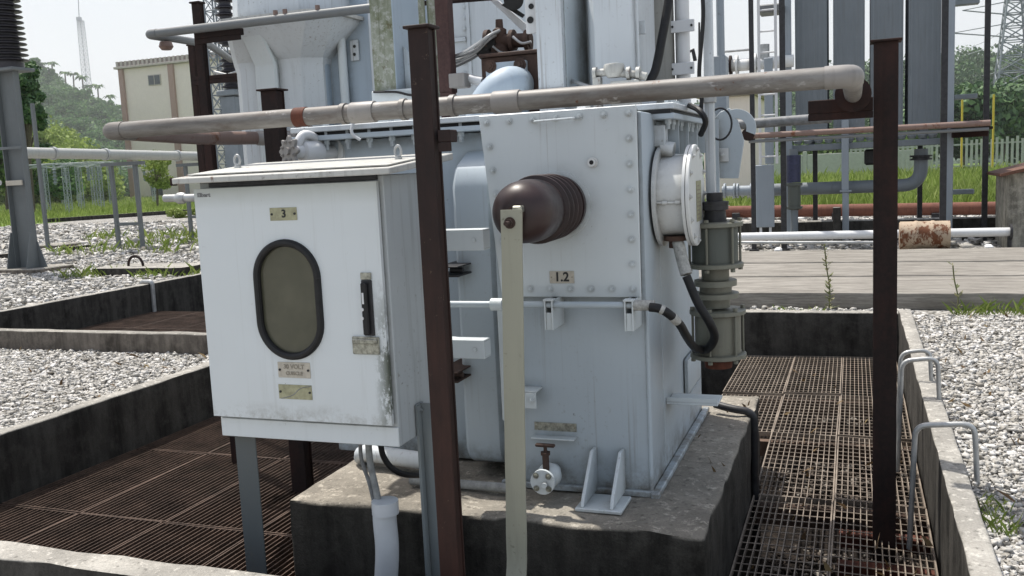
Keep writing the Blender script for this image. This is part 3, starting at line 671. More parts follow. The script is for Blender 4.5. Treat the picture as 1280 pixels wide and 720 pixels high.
# lid
b=BM(); a=PY(214,222,2.87); lx0=a.x; lx1=-1.50; yf=2.87; yb=3.42
P=[(lx0,yf,1.800),(lx0,yf,1.822),(lx0,yb,1.872),(lx0,yb,1.845)]
prism(b,P,(lx1-lx0,0,0),.003); ld=obj('lid',b,'lid',t)
b=BM(); prism(b,[(lx0+.03,yf+.05,1.8295),(lx0+.03,yf+.05,1.834),(lx0+.03,yb-.05,1.874),(lx0+.03,yb-.05,1.867)],(lx1-lx0-.06,0,0)); obj('lid_panel',b,'lid',ld)
b=BM(); box(b,lx0-.018,lx0-.001,yf+.01,yf+.035,1.795,1.825,.002); obj('lid_bracket',b,'rust',ld)
b=BM(); box(b,cx0+.05,cx1-.02,2.955,cy0-.001,1.782,1.7995,.002); obj('drip_edge',b,'dark',t)
for px,py in ((297,207),(498,197)):
    p=PY(px,py,3.15); b=BM(); c=V(p.x,3.15,1.85); lathe(b,c,(0,0,1),[(0,.014),(.012,.014),(.014,.008)],16)
    tube(b,[c+V(0,.015*0,0)+V(math.sin(a)*.013,0,.034+math.cos(a)*-.020) for a in [i*2*math.pi/18 for i in range(19)]],.0052,8); obj('lifting_eye',b,'galv',t)
# legs
b=BM(); a=PY(302,600,3.06).x; c=PY(327,600,3.06).x
box(b,a,c,3.04,3.046,-.0,.8,.001); box(b,a,a+.006,3.046,3.10,0,.8,.001); obj('leg',b,'legdark',t)
xa=PY(521,520,3.0).x; xb=PY(539,520,3.0).x
b=BM(); box(b,cx1+.003,cx1+.009,3.10,3.16,0,.925,.001); box(b,cx1+.0095,cx1+.068,3.135,3.141,0,.925,.001); box(b,cx1+.0095,cx1+.014,3.1,3.13,.1,.92); bolt(b,(cx1+.009,3.125,.90),(1,0,0),.009,.008); obj('leg',b,'leglight',t)
b=BM(); box(b,cx0-.004,cx0+.05,3.0,3.3,.785,.799,.002); obj('foot_rail',b,'dark',t)
# cables under cabinet
def cable(name,label,pts,r,mat,cat='cable',n=30,seg=10,loc=None):
    b=BM(); tube(b,bez(pts,n),r,seg); o=obj(name,b,mat); return tag(o,label,cat)
pv=PY(482,640,3.05)
cable('conduit','grey cable dropping from the cabinet into the white plastic pipe',[PY(460,548,3.08),PY(463,580,3.07),PY(472,622,3.06),PY(476,660,3.05)],.0135,'cond')
cable('conduit','thin dark cable beside the grey one under the cabinet',[PY(450,548,3.12),PY(452,575,3.12),PY(462,605,3.1),PY(470,640,3.08)],.008,'cable')
cable('black_cable','black cable looping from the cabinet bottom to the right',[PY(474,545,3.15),PY(480,572,3.17),PY(497,590,3.2),PY(525,594,3.3),PY(560,585,3.5)],.012,'black')
b=BM(); c0=PY(481,626,3.05); c1=PY(481,650,3.05); c2=PY(484,690,3.05); c3=PY(482,760,3.05)
tube(b,bez([c0,c1,c2,c3,c3-V(0,0,.3)],24),.046,24,True); tube(b,[c0+V(0,0,.001),c0-V(0,0,.05)],.052,24); o=obj('plastic_pipe',b,'pvc'); tag(o,'white plastic duct pipe standing under the cabinet','pipe')
# ================================================================ TRANSFORMER
T=thing('power_transformer','large pale blue grey power transformer on the concrete plinth','transformer',(-1.6,4.6,bt))
TX=-.79
b=BM()
box(b,-1.438,TX,3.66,3.95,bt+.012,2.0,.012,seg=2)
box(b,-2.44,-1.476,3.93,5.0,bt+.012,1.97,.012,seg=2)
box(b,-1.4765,TX-.001,3.951,5.0,bt+.012,1.97,.006)
obj('tank_wall',b,'tank',T,angle=30)
# corner weld bead + seams
b=BM()
cyl(b,(TX-.003,3.662,bt+.02),(TX-.003,3.662,1.24),.009,seg=8)
box(b,-1.45,TX+.012,3.635,3.66,bt+.003,bt+.030,.004); box(b,TX+.001,TX+.035,3.62,5.03,bt+.003,bt+.028,.004)
obj('bottom_rim',b,'tank',T)
# rounded pocket left of the box
xa=PY(574,400,3.76).x; xb=-1.4765
zt=PY(590,186,3.76).z; zb=PY(590,588,3.76).z
b=BM(); prism(b,[(xa,3.929,zb),(xa,3.78,zb+.04),(xa,3.75,zb+.10),(xa,3.75,zt-.16),(xa,3.79,zt-.07),(xa,3.929,zt)],(xb-xa,0,0),.018); obj('side_pocket',b,'tank',T)
b=BM(); box(b,-1.434,-1.395,3.642,3.659,.72,1.245,.004); obj('stiffener',b,'plate',T)
# flange around top of lower tank
def flange(name,z0,z1,mat,x1=-.70,y0=3.84,x0=-2.52):
    b=BM(); box(b,x0,-1.48,y0,5.08,z0,z1,.003); box(b,-1.4805,x1,y0+.03,5.08,z0,z1,.003); return obj(name,b,mat,T)
flange('lower_flange',1.972,1.996,'tank'); 
b=BM(); box(b,-2.49,-.715,3.87,5.05,1.9965,2.012); obj('gasket',b,'black',T)
fl=flange('upper_flange',2.0125,2.038,'upper')
b=BM()
b.free()
for i in range(9):
    b=BM(); x=-2.46+i*.115; c=V(x,3.875,1.972); cyl(b,c,c-V(0,0,.02),.016,seg=6); cyl(b,c+V(0,0,.08),c-V(0,0,.045),.010,seg=8); cyl(b,c+V(0,0,.066),c+V(0,0,.085),.016,seg=6); obj('flange_bolt',b,'bolt',T)
for i in range(12):
    b=BM(); c=V(-.735,3.92+i*.1,1.972); cyl(b,c,c-V(0,0,.02),.015,seg=6); cyl(b,c+V(0,0,.08),c-V(0,0,.04),.009,seg=8); cyl(b,c+V(0,0,.066),c+V(0,0,.085),.015,seg=6); obj('flange_bolt',b,'bolt',T)
b=BM(); box(b,-.92,-.745,3.90,3.96,1.86,1.95,.004); box(b,-.789,-.75,4.0,4.9,1.80,1.83,.003); obj('flange_gusset',b,'upper',T)
for y in (4.05,4.3,4.55,4.8): b=BM(); box(b,TX,-.715,y,y+.012,1.831,1.971); obj('gusset',b,'tankside',T)
# hoop wire over flange, small hose at (455,150)
p=PY(447,160,3.82); b=BM(); tube(b,bez([p+V(0,0,.06),p+V(-.025,-.01,0),p+V(-.02,-.01,-.03),p+V(.01,0,-.055)],16),.008,8); obj('tie_strap',b,'white',T)
# bolted cover plate
yp=3.60
pl=[PY(598,147,yp),PY(795,131,yp),PY(801,371,yp),PY(628,372,yp)]
tl=V(-1.456,yp,2.020); tr=V(-.798,yp,2.022); br_=V(-.801,yp,1.268); bl=V(-1.392,yp,1.268)
b=BM(); prism(b,[tl,tr,br_,bl],(0,.016,0),.003); cp=obj('cover_plate',b,'plate',T)
b=BM(); prism(b,[tl+V(.012,.0162,-.012),tr+V(-.008,.0162,-.012),br_+V(-.008,.0162,.01),bl+V(.012,.0162,.01)],(0,.0435,0)); obj('plate_gasket',b,'dark',cp)
def lerp(a,c,t): return a+(c-a)*t
pts=[lerp(tl+V(.035,0,-.03),bl+V(.035,0,.04),i/7) for i in range(8)]+[lerp(tr+V(-.03,0,-.03),br_+V(-.03,0,.035),i/7) for i in range(8)]+[lerp(tl+V(.035,0,-.03),tr+V(-.03,0,-.03),i/6) for i in range(1,6)]+[lerp(bl+V(.13,0,.035),br_+V(-.03,0,.035),i/5) for i in range(0,5)]
for p in pts:
    b=BM(); bolt(b,p,(0,-1,0),.0095,.010); obj('bolt',b,'plate',cp)
h=PY(668,152,yp-.02); h2=PY(717,149,yp-.02)
b=BM(); tube(b,arc([(h.x,yp,h.z),(h.x,yp-.028,h.z),(h2.x,yp-.028,h.z+.003),(h2.x,yp,h.z+.003)],.012,5),.0045,8); obj('handle',b,'plate',cp)
p=PY(741,203,yp); b=BM(); lathe(b,p,(0,-1,0),[(0,.021),(.006,.021),(.007,.016),(.022,.016),(.022,.009),(.012,.009)],20); g=obj('gland',b,'drum',cp)
b=BM(); cyl(b,p+V(0,-.012,0),p+V(0,-.0235,0),.0085,seg=12); obj('gland_plug',b,'black',g)
def nameplate2(px0,py0,px1,py1,y,mat,txt,sz,lab,parent,mt='ink'):
    a=PY(px0,py0,y); c=PY(px1,py1,y); b=BM(); box(b,a.x,c.x,y-.003,y-.0005,c.z,a.z,.0008); n_=obj('nameplate',b,mat,parent,label=lab)
    for x in (a.x+.008,c.x-.008): b=BM(); cyl(b,(x,y-.003,(a.z+c.z)/2),(x,y-.005,(a.z+c.z)/2),.0035,seg=10); obj('screw',b,'ink2',n_)
    if txt: text_mesh('lettering',txt,sz,mt,n_,((a.x+c.x)/2,y-.0036,(a.z+c.z)/2),(1,0,0),(0,-1,0))
    return n_
nameplate2(687,339,718,354,yp,'brass2','1.2',.052,'small cream plate reading 1.2',cp)
# bushing
P0=PY(697,257,yp); 
t0=PY(645,267,3.04); d=(t0-P0).normalized()
bu=thing('bushing','glossy brown porcelain bushing sticking out of the bolted cover plate','bushing',tuple(P0))
prof=[(0,.118),(.01,.122),(.05,.124)]
for k in range(4):
    s=.05+k*.066; prof+=[(s,.112),(s+.015,.110),(s+.035,.113),(s+.050,.126),(s+.055,.1295),(s+.060,.1275),(s+.064,.112)]
prof+=[(.316,.113),(.33,.114),(.36,.1155),(.42,.115),(.47,.112)]
for k in range(1,13):
    a=math.pi/2*k/12; prof.append((.47+.095*math.sin(a),.030+.082*math.cos(a) if k<12 else .03))
b=BM(); lathe(b,P0,d,prof,56); obj('porcelain_shell',b,'porc',bu,angle=50)
b=BM(); lathe(b,P0-d*.0,d,[(-.002,.14),(.010,.138),(.011,.118)],48); obj('collar',b,'plate',bu)
tip=P0+d*.566
b=BM(); lathe(b,tip-d*.004,d,[(0,.030),(.010,.030),(.011,.018),(.03,.018)],24); obj('terminal_cap',b,'valve',bu)
# earthing strap
ys=tip.y-.035
sx=PY(641,300,ys).x; st_=PY(641,262,ys).z; swd=.038
b=BM()
n=40; prof=[]
zb_=PY(646,688,ys).z
for i in range(n+1):
    z=st_+(zb_-st_)*i/n; prof.append((ys,z))
for k in range(1,9):
    a=R_(90)*k/8; prof.append((ys-.10*(1-math.cos(a)),zb_-.16*math.sin(a)))
prof.append((ys-.14,zb_-.20)); prof.append((ys-.14,-.3))
x_at=lambda z: sx+(PY(646,690,ys).x-sx)*((st_-z)/(st_-zb_))
prev=None
for i,(y,z) in enumerate(prof):
    xx=x_at(max(z,zb_)); w=swd+(.002*mnoise.noise(V(z*7,0,0)))
    ring=[b.verts.new(q) for q in ((xx-w,y-.004,z),(xx+w,y-.004,z),(xx+w,y+.004,z),(xx-w,y+.004,z))]
    if prev:
        for k in range(4): b.faces.new((prev[k],prev[(k+1)%4],ring[(k+1)%4],ring[k]))
    else: b.faces.new(ring)
    prev=ring
t=thing('earthing_strap','flat pale metal earthing strap hanging from the tip of the brown bushing','strap',(sx,ys,0))
obj('strap_bar',b,'strap',t,angle=30)
b=BM(); c=V(sx-.006,ys-.004,st_-.045); bolt(b,c,(0,-1,0),.014,.014); cyl(b,c,c+V(0,-.045,0),.0075,seg=10); obj('bolt',b,'valve',t)
b=BM(); box(b,sx-.0,sx+.034,ys+.005,ys+.04,st_-.012,st_+.012,.004); obj('clamp',b,'chrome',t)
# ---- drum
dc=V(0,3.95,PY(870,244,3.95).z)
x0=PY(806,244,3.95).x; x1=PY(868,244,3.95).x
t=thing('terminal_box','round silver grey terminal drum on the right side of the tank','terminal box',(x0,3.95,dc.z))
xm=TX-.0
b=BM(); lathe(b,(TX+.0005,dc.y,dc.z),(1,0,0),[(0,.14),(.012,.14),(.012,.17),(x1-TX-.018,.17)],48); obj('drum_body',b,'drum',t)
b=BM(); lathe(b,(TX+.012,dc.y,dc.z),(1,0,0),[(0,.17),(0,.212),(.014,.212),(.014,.17)],56,False); obj('flange',b,'drum',t)
b=BM(); lathe(b,(x1-.018,dc.y,dc.z),(1,0,0),[(0,.17),(0,.212),(.012,.212),(.0121,.205),(.0149,.205),(.015,.212),(.027,.212),(.030,.208),(.030,0)],56,False); cv=obj('cover_disc',b,'drum',t)
b=BM(); lathe(b,(x1-.0055,dc.y,dc.z),(1,0,0),[(0,.2075),(.0025,.2075)],56,False); obj('gasket',b,'dark',t)
b=BM(); cyl(b,(TX+.026,dc.y-.1735,dc.z-.02),(x1-.02,dc.y-.1735,dc.z-.02),.005,seg=8)
for x in (TX+.05,x1-.05): cyl(b,(x,dc.y-.1735,dc.z-.02),(x+.02,dc.y-.1735,dc.z-.02),.0085,seg=8)
obj('tie_rod',b,'drum',t)
for a in range(0,360,30):
    y=dc.y+.19*math.cos(R_(a)); z=dc.z+.19*math.sin(R_(a)); b=BM(); bolt(b,(x1+.012,y,z),(1,0,0),.009,.007); obj('bolt',b,'drum',cv)
b=BM(); box(b,x1+.0125,x1+.015,dc.y-.03,dc.y+.09,dc.z-.11,dc.z+.06,.001); np_=obj('nameplate',b,'brass',cv)
b=BM()
for k in range(9): box(b,x1+.0152,x1+.0158,dc.y-.02,dc.y+.08-.02*(k%3),dc.z-.1+k*.017,dc.z-.094+k*.017)
obj('embossed_lines',b,'ink2',np_)
p=PY(826,168+12,3.95); b=BM(); cyl(b,(TX+.02,3.93,dc.z+.20),(TX+.075,3.93,dc.z+.19),.035,seg=16); obj('lifting_lug',b,'drum',t)
p=PY(845,300,3.90)
b=BM(); lathe(b,(p.x,3.9,dc.z-.165),(0,0,-1),[(0,.05),(.02,.05),(.022,.03),(.05,.03)],20); obj('gland',b,'valve',t)
# ---- braided conduit + black cables
g0=V(p.x,3.9,dc.z-.20)
w1=[g0,PY(852,318,3.86),PY(858,345,3.84),PY(872,378,3.84),PY(888,405,3.86),PY(893,422,3.92),PY(884,436,3.98),PY(868,436,4.02)]
cable('braided_cable','cable with pale braided tape dropping from the silver drum',[g0,PY(848,305,3.88),PY(852,322,3.86),PY(858,343,3.84)],.025,'braid',n=20,seg=14)
cable('black_cable','thick black cable curving down from the braided tape to the lower pot',w1[2:],.0185,'black',n=30,seg=14)
w2=[PY(812,384,3.50),PY(825,386,3.50),PY(838,394,3.52),PY(850,406,3.58),PY(858,420,3.70),PY(868,434,3.9),PY(880,438,4.02)]
cable('black_cable','black hose with white tape bands leading from the conduit to the lower pot',w2,.0175,'black',n=36,seg=14)
sp=bez(w2,36)
b=BM()
for a,c in ((6,9),(13,17)): tube(b,sp[a:c],.0195,14)
o=obj('tape_band',b,'braid'); o.parent=bpy.data.objects['black_cable.001']
# ---- horizontal conduit under plate
t=thing('conduit_pipe','painted conduit pipe clamped below the bolted cover plate','pipe',tuple(PY(700,380,3.52)))
zc_=PY(700,381,3.52).z
b=BM(); cyl(b,(PY(560,380,3.52).x,3.52,zc_),(PY(806,381,3.52).x,3.52,zc_),.0135,seg=16); obj('pipe_run',b,'tank',t)
b=BM(); cyl(b,(PY(792,381,3.52).x,3.52,zc_),(PY(818,383,3.52).x,3.52,zc_),.021,seg=12); obj('coupling',b,'braid',t)
for px in (687,787):
    x=PY(px,381,3.52).x; b=BM(); box(b,x-.018,x-.012,3.50,3.658,zc_-.10,zc_+.02,.001); box(b,x+.012,x+.018,3.50,3.658,zc_-.10,zc_+.02,.001); box(b,x-.012,x+.012,3.505,3.511,zc_-.10,zc_-.03,.001); box(b,x-.022,x+.022,3.499,3.54,zc_+.017,zc_+.024,.001); obj('clamp',b,'plate',t)
x=PY(618,381,3.50).x; b=BM(); lathe(b,(x-.02,3.52,zc_),(1,0,0),[(0,.016),(0,.026),(.05,.026),(.05,.016)],16); obj('clamp',b,'plate',t)
# ---- support arms & small brackets on tank left
def bkt(px0,py0,px1,py1,y,dy,label,mat='plate',hole=True):
    a=PY(px0,py0,y); c=PY(px1,py1,y); b=BM()
    box(b,a.x,c.x,y,y+.008,c.z,a.z,.002); box(b,a.x,c.x,y+.008,y+dy,a.z-.008,a.z,.002); box(b,a.x,c.x,y+.008,y+dy,c.z,c.z+.008,.002); box(b,c.x-.006,c.x,y+.008,y+dy,c.z+.008,a.z-.008)
    if hole: cyl(b,(c.x-.04,y,(a.z+c.z)/2),(c.x-.04,y-.006,(a.z+c.z)/2),.008,seg=8)
    return obj('support_arm',b,mat,T,label=label)
bkt(535,288,605,313,3.42,.07,'upper pale support arm'); bkt(540,424,606,449,3.42,.07,'lower pale support arm')
for py in (338,470):
    a=PY(556,py,3.6); b=BM(); box(b,a.x-.05,a.x+.06,3.6,3.93,a.z-.03,a.z-.022,.001); box(b,a.x-.05,a.x+.06,3.6,3.93,a.z+.01,a.z+.016,.001); cyl(b,(a.x,3.66,a.z-.006),(a.x+.06,3.66,a.z-.006),.012,seg=12); obj('hinge_bracket',b,'valve' if py>400 else 'dark',T)
p=PY(650,503,3.66); q=PY(678,483,3.66); b=BM(); box(b,p.x,q.x,3.57,3.575,p.z,q.z-.008,.001); box(b,p.x,q.x,3.575,3.659,q.z-.0075,q.z,.001); bolt(b,(q.x-.02,3.57,(p.z+q.z)/2),(0,-1,0),.010,.01); obj('small_bracket',b,'plate',T)
nameplate2(668,527,721,540,3.66,'chrome','',.02,'narrow metal plate low on the tank front',T)
b=BM(); a=PY(668,541,3.66); c=PY(721,537,3.66); box(b,a.x,c.x,3.61,3.659,a.z-.012,a.z-.006,.001); obj('ledge',b,'plate',T)
# drain valve
t=thing('drain_valve','small grey drain valve with a rusty top handle at the foot of the tank','valve',tuple(PY(680,600,3.5)))
c=PY(678,603,3.47)
b=BM(); lathe(b,c,(0,1,0),[(0,.052),(.014,.052),(.015,.034),(.05,.034),(.06,.045),(.085,.052),(.10,.052),(.10,.03),(.16,.03)],28); obj('valve_body',b,'plate',t)
for k in range(4):
    a=R_(45+90*k); b=BM(); bolt(b,c+V(math.cos(a)*.038,0,math.sin(a)*.038),(0,-1,0),.0085,.008); obj('bolt',b,'chrome',t)
b=BM(); cyl(b,c+V(.012,0,-.008),c+V(.012,-.018,-.008),.011,seg=14); obj('plug',b,'plate',t)
b=BM(); cyl(b,c+V(0,.055,.03),c+V(0,.055,.10),.014,seg=12); cyl(b,c+V(0,.055,.10),c+V(0,.055,.112),.022,seg=6); cyl(b,c+V(0,.055,.112),c+V(0,.055,.135),.008,seg=8)
box(b,c.x-.042,c.x+.042,c.y+.045,c.y+.065,c.z+.133,c.z+.147,.004); obj('handle',b,'valve',t)
# jacking feet
b=BM(); f0=PY(727,637,3.44); x0=-1.055; x1=-.865; y0=3.42; y1=3.60
box(b,x0,x1,y0,y1,bt+.003,bt+.018,.003); obj('foot_plate',b,'plate',T)
for x in (x0+.02,x1-.05):
    b=BM(); prism(b,[(x,y0+.01,bt+.0185),(x,3.658,bt+.0185),(x,3.658,bt+.20),(x,3.60,bt+.20),(x,y0+.03,bt+.05)],(.014,0,0),.002); obj('foot_gusset',b,'plate',T)
# right side jacking bracket
a=PX(838,503,TX+.03); c=PX(902,503,TX+.03)
yb0=4.0; zz=PY(870,507,4.0).z
b=BM(); box(b,TX+.001,-.565,4.0,4.16,zz,zz+.012,.002); box(b,TX+.001,-.565,4.0,4.006,zz+.0125,zz+.032,.001); obj('jacking_bracket',b,'plate',T)
a=PY(836,503,4.3); 
# lower flange of tank far-right pocket + skid end
b=BM(); p=PX(878,455,TX+.02); box(b,TX+.001,-.765,4.45,4.85,p.z-.06,p.z+.12,.02,seg=2); obj('side_pocket',b,'tankside',T)
# plinth conduit
pp=[(-.72,5.0,bt+.05),(-.62,4.95,bt+.04),(-.512,4.95,bt+.03),(-.508,4.95,bt-.1),(-.508,4.95,0),(-.508,4.95,-.3)]
b=BM(); tube(b,arc(pp,.06,6),.021,12); o=obj('conduit',b,'dark'); tag(o,'dark conduit bending over the back right edge of the plinth','conduit')
# pipe bend left of tank base under cabinet, pale bell
b=BM(); c=PZ(428,590,bt+.03); tube(b,arc([(c.x-.02,c.y+.22,bt+.03),(c.x+.02,c.y+.16,bt+.075),(c.x+.5,c.y+.12,bt+.06)],.06,6),.040,16); o=obj('pale_pipe',b,'upper'); tag(o,'short pale pipe bend resting on the left end of the plinth','pipe')
b=BM(); c=PZ(545,612,bt+.02); tube(b,[(c.x-.15,3.55,bt+.03),(c.x+.35,3.55,bt+.03)],.02,14); o=obj('pipe_stub',b,'cond'); tag(o,'short grey pipe lying on the plinth behind the white duct','pipe')
# ---- oil pots
def pot(name,label,px,py0,py1,Y,r,mat,matr):
    top=PY(px,py0,Y); bot=PY(px,py1,Y); h=top.z-bot.z; t=thing(name,label,'pot',tuple(bot),'greenish flanged pots beside the tank')
    b=BM(); lathe(b,bot,(0,0,1),[(.01,r*.9),(h-.01,r*.9)],40); obj('glass_drum' if False else 'drum_shell',b,mat,t)
    for z in (0,h-.022):
        b=BM(); lathe(b,bot+V(0,0,z),(0,0,1),[(0,r*1.04),(.003,r*1.1),(.019,r*1.1),(.022,r*1.04)],44); obj('flange',b,matr,t)
    for k in range(6):
        a=R_(k*60+20); c=bot+V(math.cos(a)*r*1.0,math.sin(a)*r*1.0,0); b=BM(); cyl(b,c+V(0,0,-.012),c+V(0,0,h+.012),.0055,seg=8); cyl(b,c+V(0,0,-.014),c+V(0,0,-.001),.011,seg=6); cyl(b,c+V(0,0,h+.001),c+V(0,0,h+.014),.011,seg=6); obj('tie_rod',b,matr,t)
    return t,top,bot
YP=4.12
t,top,bot=pot('oil_pot','upper dark green flanged pot beside the tank',894,277,334,YP,.111,'green','green2')
b=BM(); lathe(b,top,(0,0,1),[(.0,.05),(.05,.045),(.052,.058),(.075,.058)],24); obj('neck',b,'dark',t)
b=BM(); lathe(b,top+V(0,0,.0755),(0,0,1),[(0,.06),(.012,.06),(.014,.035),(.05,.035)],24); obj('top_cap',b,'dark',t)
b=BM(); z2=PY(899,384,YP).z; h=bot.z-z2
lathe(b,(bot.x,YP,z2+.002),(0,0,1),[(0,.062),(h*.22,.062),(h*.24,.10),(h*.36,.10),(h*.38,.07),(h*.52,.07),(h*.54,.092),(h*.68,.092),(h*.70,.06),(h-.004,.06)],28); obj('neck',b,'green2',t)
t,top,bot=pot('oil_pot','lower olive grey flanged pot hanging over the gratings',898,386,446,YP,.111,'green2','green2')
b=BM(); lathe(b,bot,(0,0,-1),[(0,.06),(.02,.062),(.045,.06),(.05,.03)],24); obj('drain_cap',b,'rust2',t)
# lifting lug (hook plate) behind the drum
Y=4.95
pts=[(893,228),(924,226),(938,158),(940,150),(935,142),(925,136),(912,135),(900,140),(893,150)]
hp=[(893,222),(925,221),(932,175),(938,165),(941,150),(936,142),(926,136),(914,135),(903,140),(895,150)]
b=BM(); prism(b,[tuple(PY(x,y,Y)) for x,y in ((893,223),(923,223),(930,176),(922,150),(918,146),(912,135),(900,140),(893,148))],(0,.02,0),.002)
def arcpx(cx,cy,r0,r1,a0,a1,n=14):
    o_=[];i_=[]
    for k in range(n+1):
        a=R_(a0+(a1-a0)*k/n); o_.append(tuple(PY(cx+math.cos(a)*r0,cy-math.sin(a)*r0,Y-.001))); i_.append(tuple(PY(cx+math.cos(a)*r1,cy-math.sin(a)*r1,Y-.001)))
    return o_+i_[::-1]
prism(b,arcpx(921,160,24,12,120,-20),(0,.022,0),.001)
obj('lifting_lug',b,'tankside',T)
b=BM(); a=PY(896,200,Y-.01); box(b,a.x,a.x+.06,Y-.012,Y-.002,a.z-.01,a.z+.06,.002); bolt(b,(a.x+.03,Y-.012,a.z+.025),(0,-1,0),.012,.01); obj('earth_pad',b,'drum',T)
p=PY(900,155,4.6); b=BM(); tube(b,[p+V(math.cos(R_(k*15))*.055,0,math.sin(R_(k*15))*.075) for k in range(-8,9)],.005,8); obj('wire_loop',b,'dark',T)
b=BM(); p=PY(880,143,4.35); tube(b,bez([PY(862,132,4.2),PY(874,138,4.1),PY(882,152,4.1),PY(876,168,4.2)],14),.013,8); o=obj('hose',b,'black'); tag(o,'short curved black hose at the corner of the tank flange','hose')
# ================================================================ UPPER PARTS
def upz(px,Y): return PY(px,-60,Y).z
def vbox(name,px0,px1,pyb,Y,dy,mat,label=None,pyt=-60,parent=T,bv=.006):
    a=PY(px0,pyb,Y); c=PY(px1,pyb,Y); zt=PY(px0,pyt,Y).z; b=BM(); box(b,a.x,c.x,Y,Y+dy,a.z,zt,bv); return obj(name,b,mat,parent,label=label)
# main upper tank wall behind everything
b=BM(); zt=upz(600,5.2)
box(b,PY(462,60,5.2).x,PY(716,60,5.2).x,5.2,5.25,2.0385,zt+.1,.004)
obj('upper_wall',b,'upper',T)
b=BM()
for px in (577,583): 
    for k in range(7):
        p=PY(581,8+k*14,5.2); bolt(b,p,(0,-1,0),.012,.008)
    break
a=PY(583,60,5.2).x; box(b,a+.01,a+.03,5.192,5.1995,2.3,zt); box(b,PY(555,60,5.2).x,a,5.19,5.1995,PY(570,50,5.2).z-.012,PY(570,50,5.2).z+.012,.002); obj('wall_seam',b,'upper',T)
# ring helper
def loft(b,rings):
    R=[]
    for (z,x0,x1,y0,y1,c) in rings:
        P=[(x0+c,y0),(x1-c,y0),(x1,y0+c),(x1,y1),(x0,y1),(x0,y0+c)]
        R.append([b.verts.new((x,y,z)) for x,y in P])
    for a,c in zip(R,R[1:]):
        for k in range(6): b.faces.new((a[k],a[(k+1)%6],c[(k+1)%6],c[k]))
    b.faces.new(R[0][::-1]); b.faces.new(R[-1])
Yb=5.15
xl0=PY(301,150,Yb+.1).x; xr0=PY(398,150,Yb).x; xrim=PY(275,38,Yb-.15).x; zf=PY(296,86,Yb).z; zr=PY(300,36,Yb).z
b=BM(); loft(b,[(.5,xl0,xr0,Yb,6.1,.10),(zf-.02,xl0,xr0,Yb,6.1,.10),(zf+.03,xl0-.01,xr0+.01,Yb-.01,6.11,.10),(zr-.02,xrim,xr0+.22,Yb-.22,6.2,.12),(zr,xrim-.01,xr0+.23,Yb-.235,6.2,.12)])
bl_=obj('flared_bay',b,'upper',T,label='tall flared bay at the left end of the tank',angle=25)
b=BM(); loft(b,[(zr+.001,xrim-.03,xr0+.26,Yb-.26,6.22,.12),(zr+.022,xrim-.03,xr0+.26,Yb-.26,6.22,.12)]); obj('rim',b,'lid',bl_)
b=BM(); loft(b,[(zr+.0225,xrim+.02,xr0+.17,Yb-.18,6.1,.14),(zr+.75,xrim+.04,xr0+.14,Yb-.14,6.1,.14)]); obj('upper_bay',b,'upper',bl_)
a=PY(322,100,Yb-.01); c=PY(349,100,Yb-.01)
b=BM(); prism(b,[(a.x,Yb-.04,.9),(a.x,Yb-.04,zf),(a.x,Yb-.17,zr-.06),(a.x,Yb+.0,zr-.06),(a.x,Yb+.0,.9)],(c.x-a.x,0,0),.012); obj('rib',b,'plate',bl_)
# wall between bay and column
b=BM(); a=PY(399,100,5.35).x; c=PY(468,100,5.35).x; box(b,a-.05,c,5.35,5.42,.9,upz(430,5.35),.004); obj('mid_wall',b,'blue',T)
b=BM(); a=PY(431,100,5.32); cyl(b,(a.x,5.31,2.04),(a.x,5.31,upz(430,5.3)),.028,seg=18); obj('vent_pipe',b,'plate',T)
b=BM(); p=PY(443,60,5.34); box(b,p.x-.03,p.x+.03,5.335,5.349,p.z-.08,p.z+.05,.003); obj('bracket_pad',b,'upper',T)
b=BM(); p=PY(443,58,5.334); cyl(b,p,p+V(0,-.003,0),.010,seg=10); p=PY(443,68,5.334); cyl(b,p,p+V(0,-.003,0),.010,seg=10); obj('bolt',b,'ink',T)
# bay flat blue side
b=BM(); a=PY(375,100,5.25).x; c=PY(402,100,5.25).x; box(b,a,c+.02,5.25,5.36,.9,zr-.1,.03,seg=2); obj('fin_cover',b,'blue',T)
# green lichen column
cyx0=PY(465,60,4.35).x; cyx1=PY(492,60,4.35).x
z0=PY(480,113,4.35).z
b=BM(); box(b,cyx0,cyx1,4.35,4.356,z0,upz(480,4.35),.001); obj('column_face',b,'lichen',T,label='lichen stained column')
b=BM(); prism(b,[(cyx1+.001,4.351,z0),(cyx1+.001,4.351,upz(480,4.35)),(cyx1+.06,4.72,upz(480,4.35)),(cyx1+.06,4.72,z0)],(.004,.0,0)); box(b,cyx0,cyx0+.006,4.357,4.55,z0,upz(480,4.35)); obj('column_side',b,'blue',T)
b=BM(); box(b,cyx0-.01,cyx1+.10,4.33,4.75,2.0385,z0-.002,.004); obj('column_base',b,'plate',T)
b=BM(); prism(b,[(cyx1+.02,4.42,z0),(cyx1+.17,4.42,z0),(cyx1+.13,4.42,z0+.10),(cyx1+.02,4.42,z0+.22)],(0,.008,0)); obj('gusset',b,'tank',T)
b=BM(); tube(b,bez([PY(467,115,4.31),PY(495,115,4.31),PY(515,119,4.31),PY(545,118,4.31)],12),.007,6); o=obj('thin_cable',b,'black'); tag(o,'thin black cable across the foot of the lichen stained column','cable')
b=BM(); a=PY(507,40,4.5); cyl(b,(a.x,4.5,PY(507,82,4.5).z),(a.x,4.5,upz(507,4.5)),.012,seg=8); obj('dark_rod',b,'dark',T)
b=BM(); a=PY(513,6,4.6); tube(b,[PY(495,3,4.6),PY(520,2,4.6)],.022,12); tube(b,[PY(516,0,4.58),PY(519,14,4.58)],.012,8); obj('clamp',b,'valve',T)
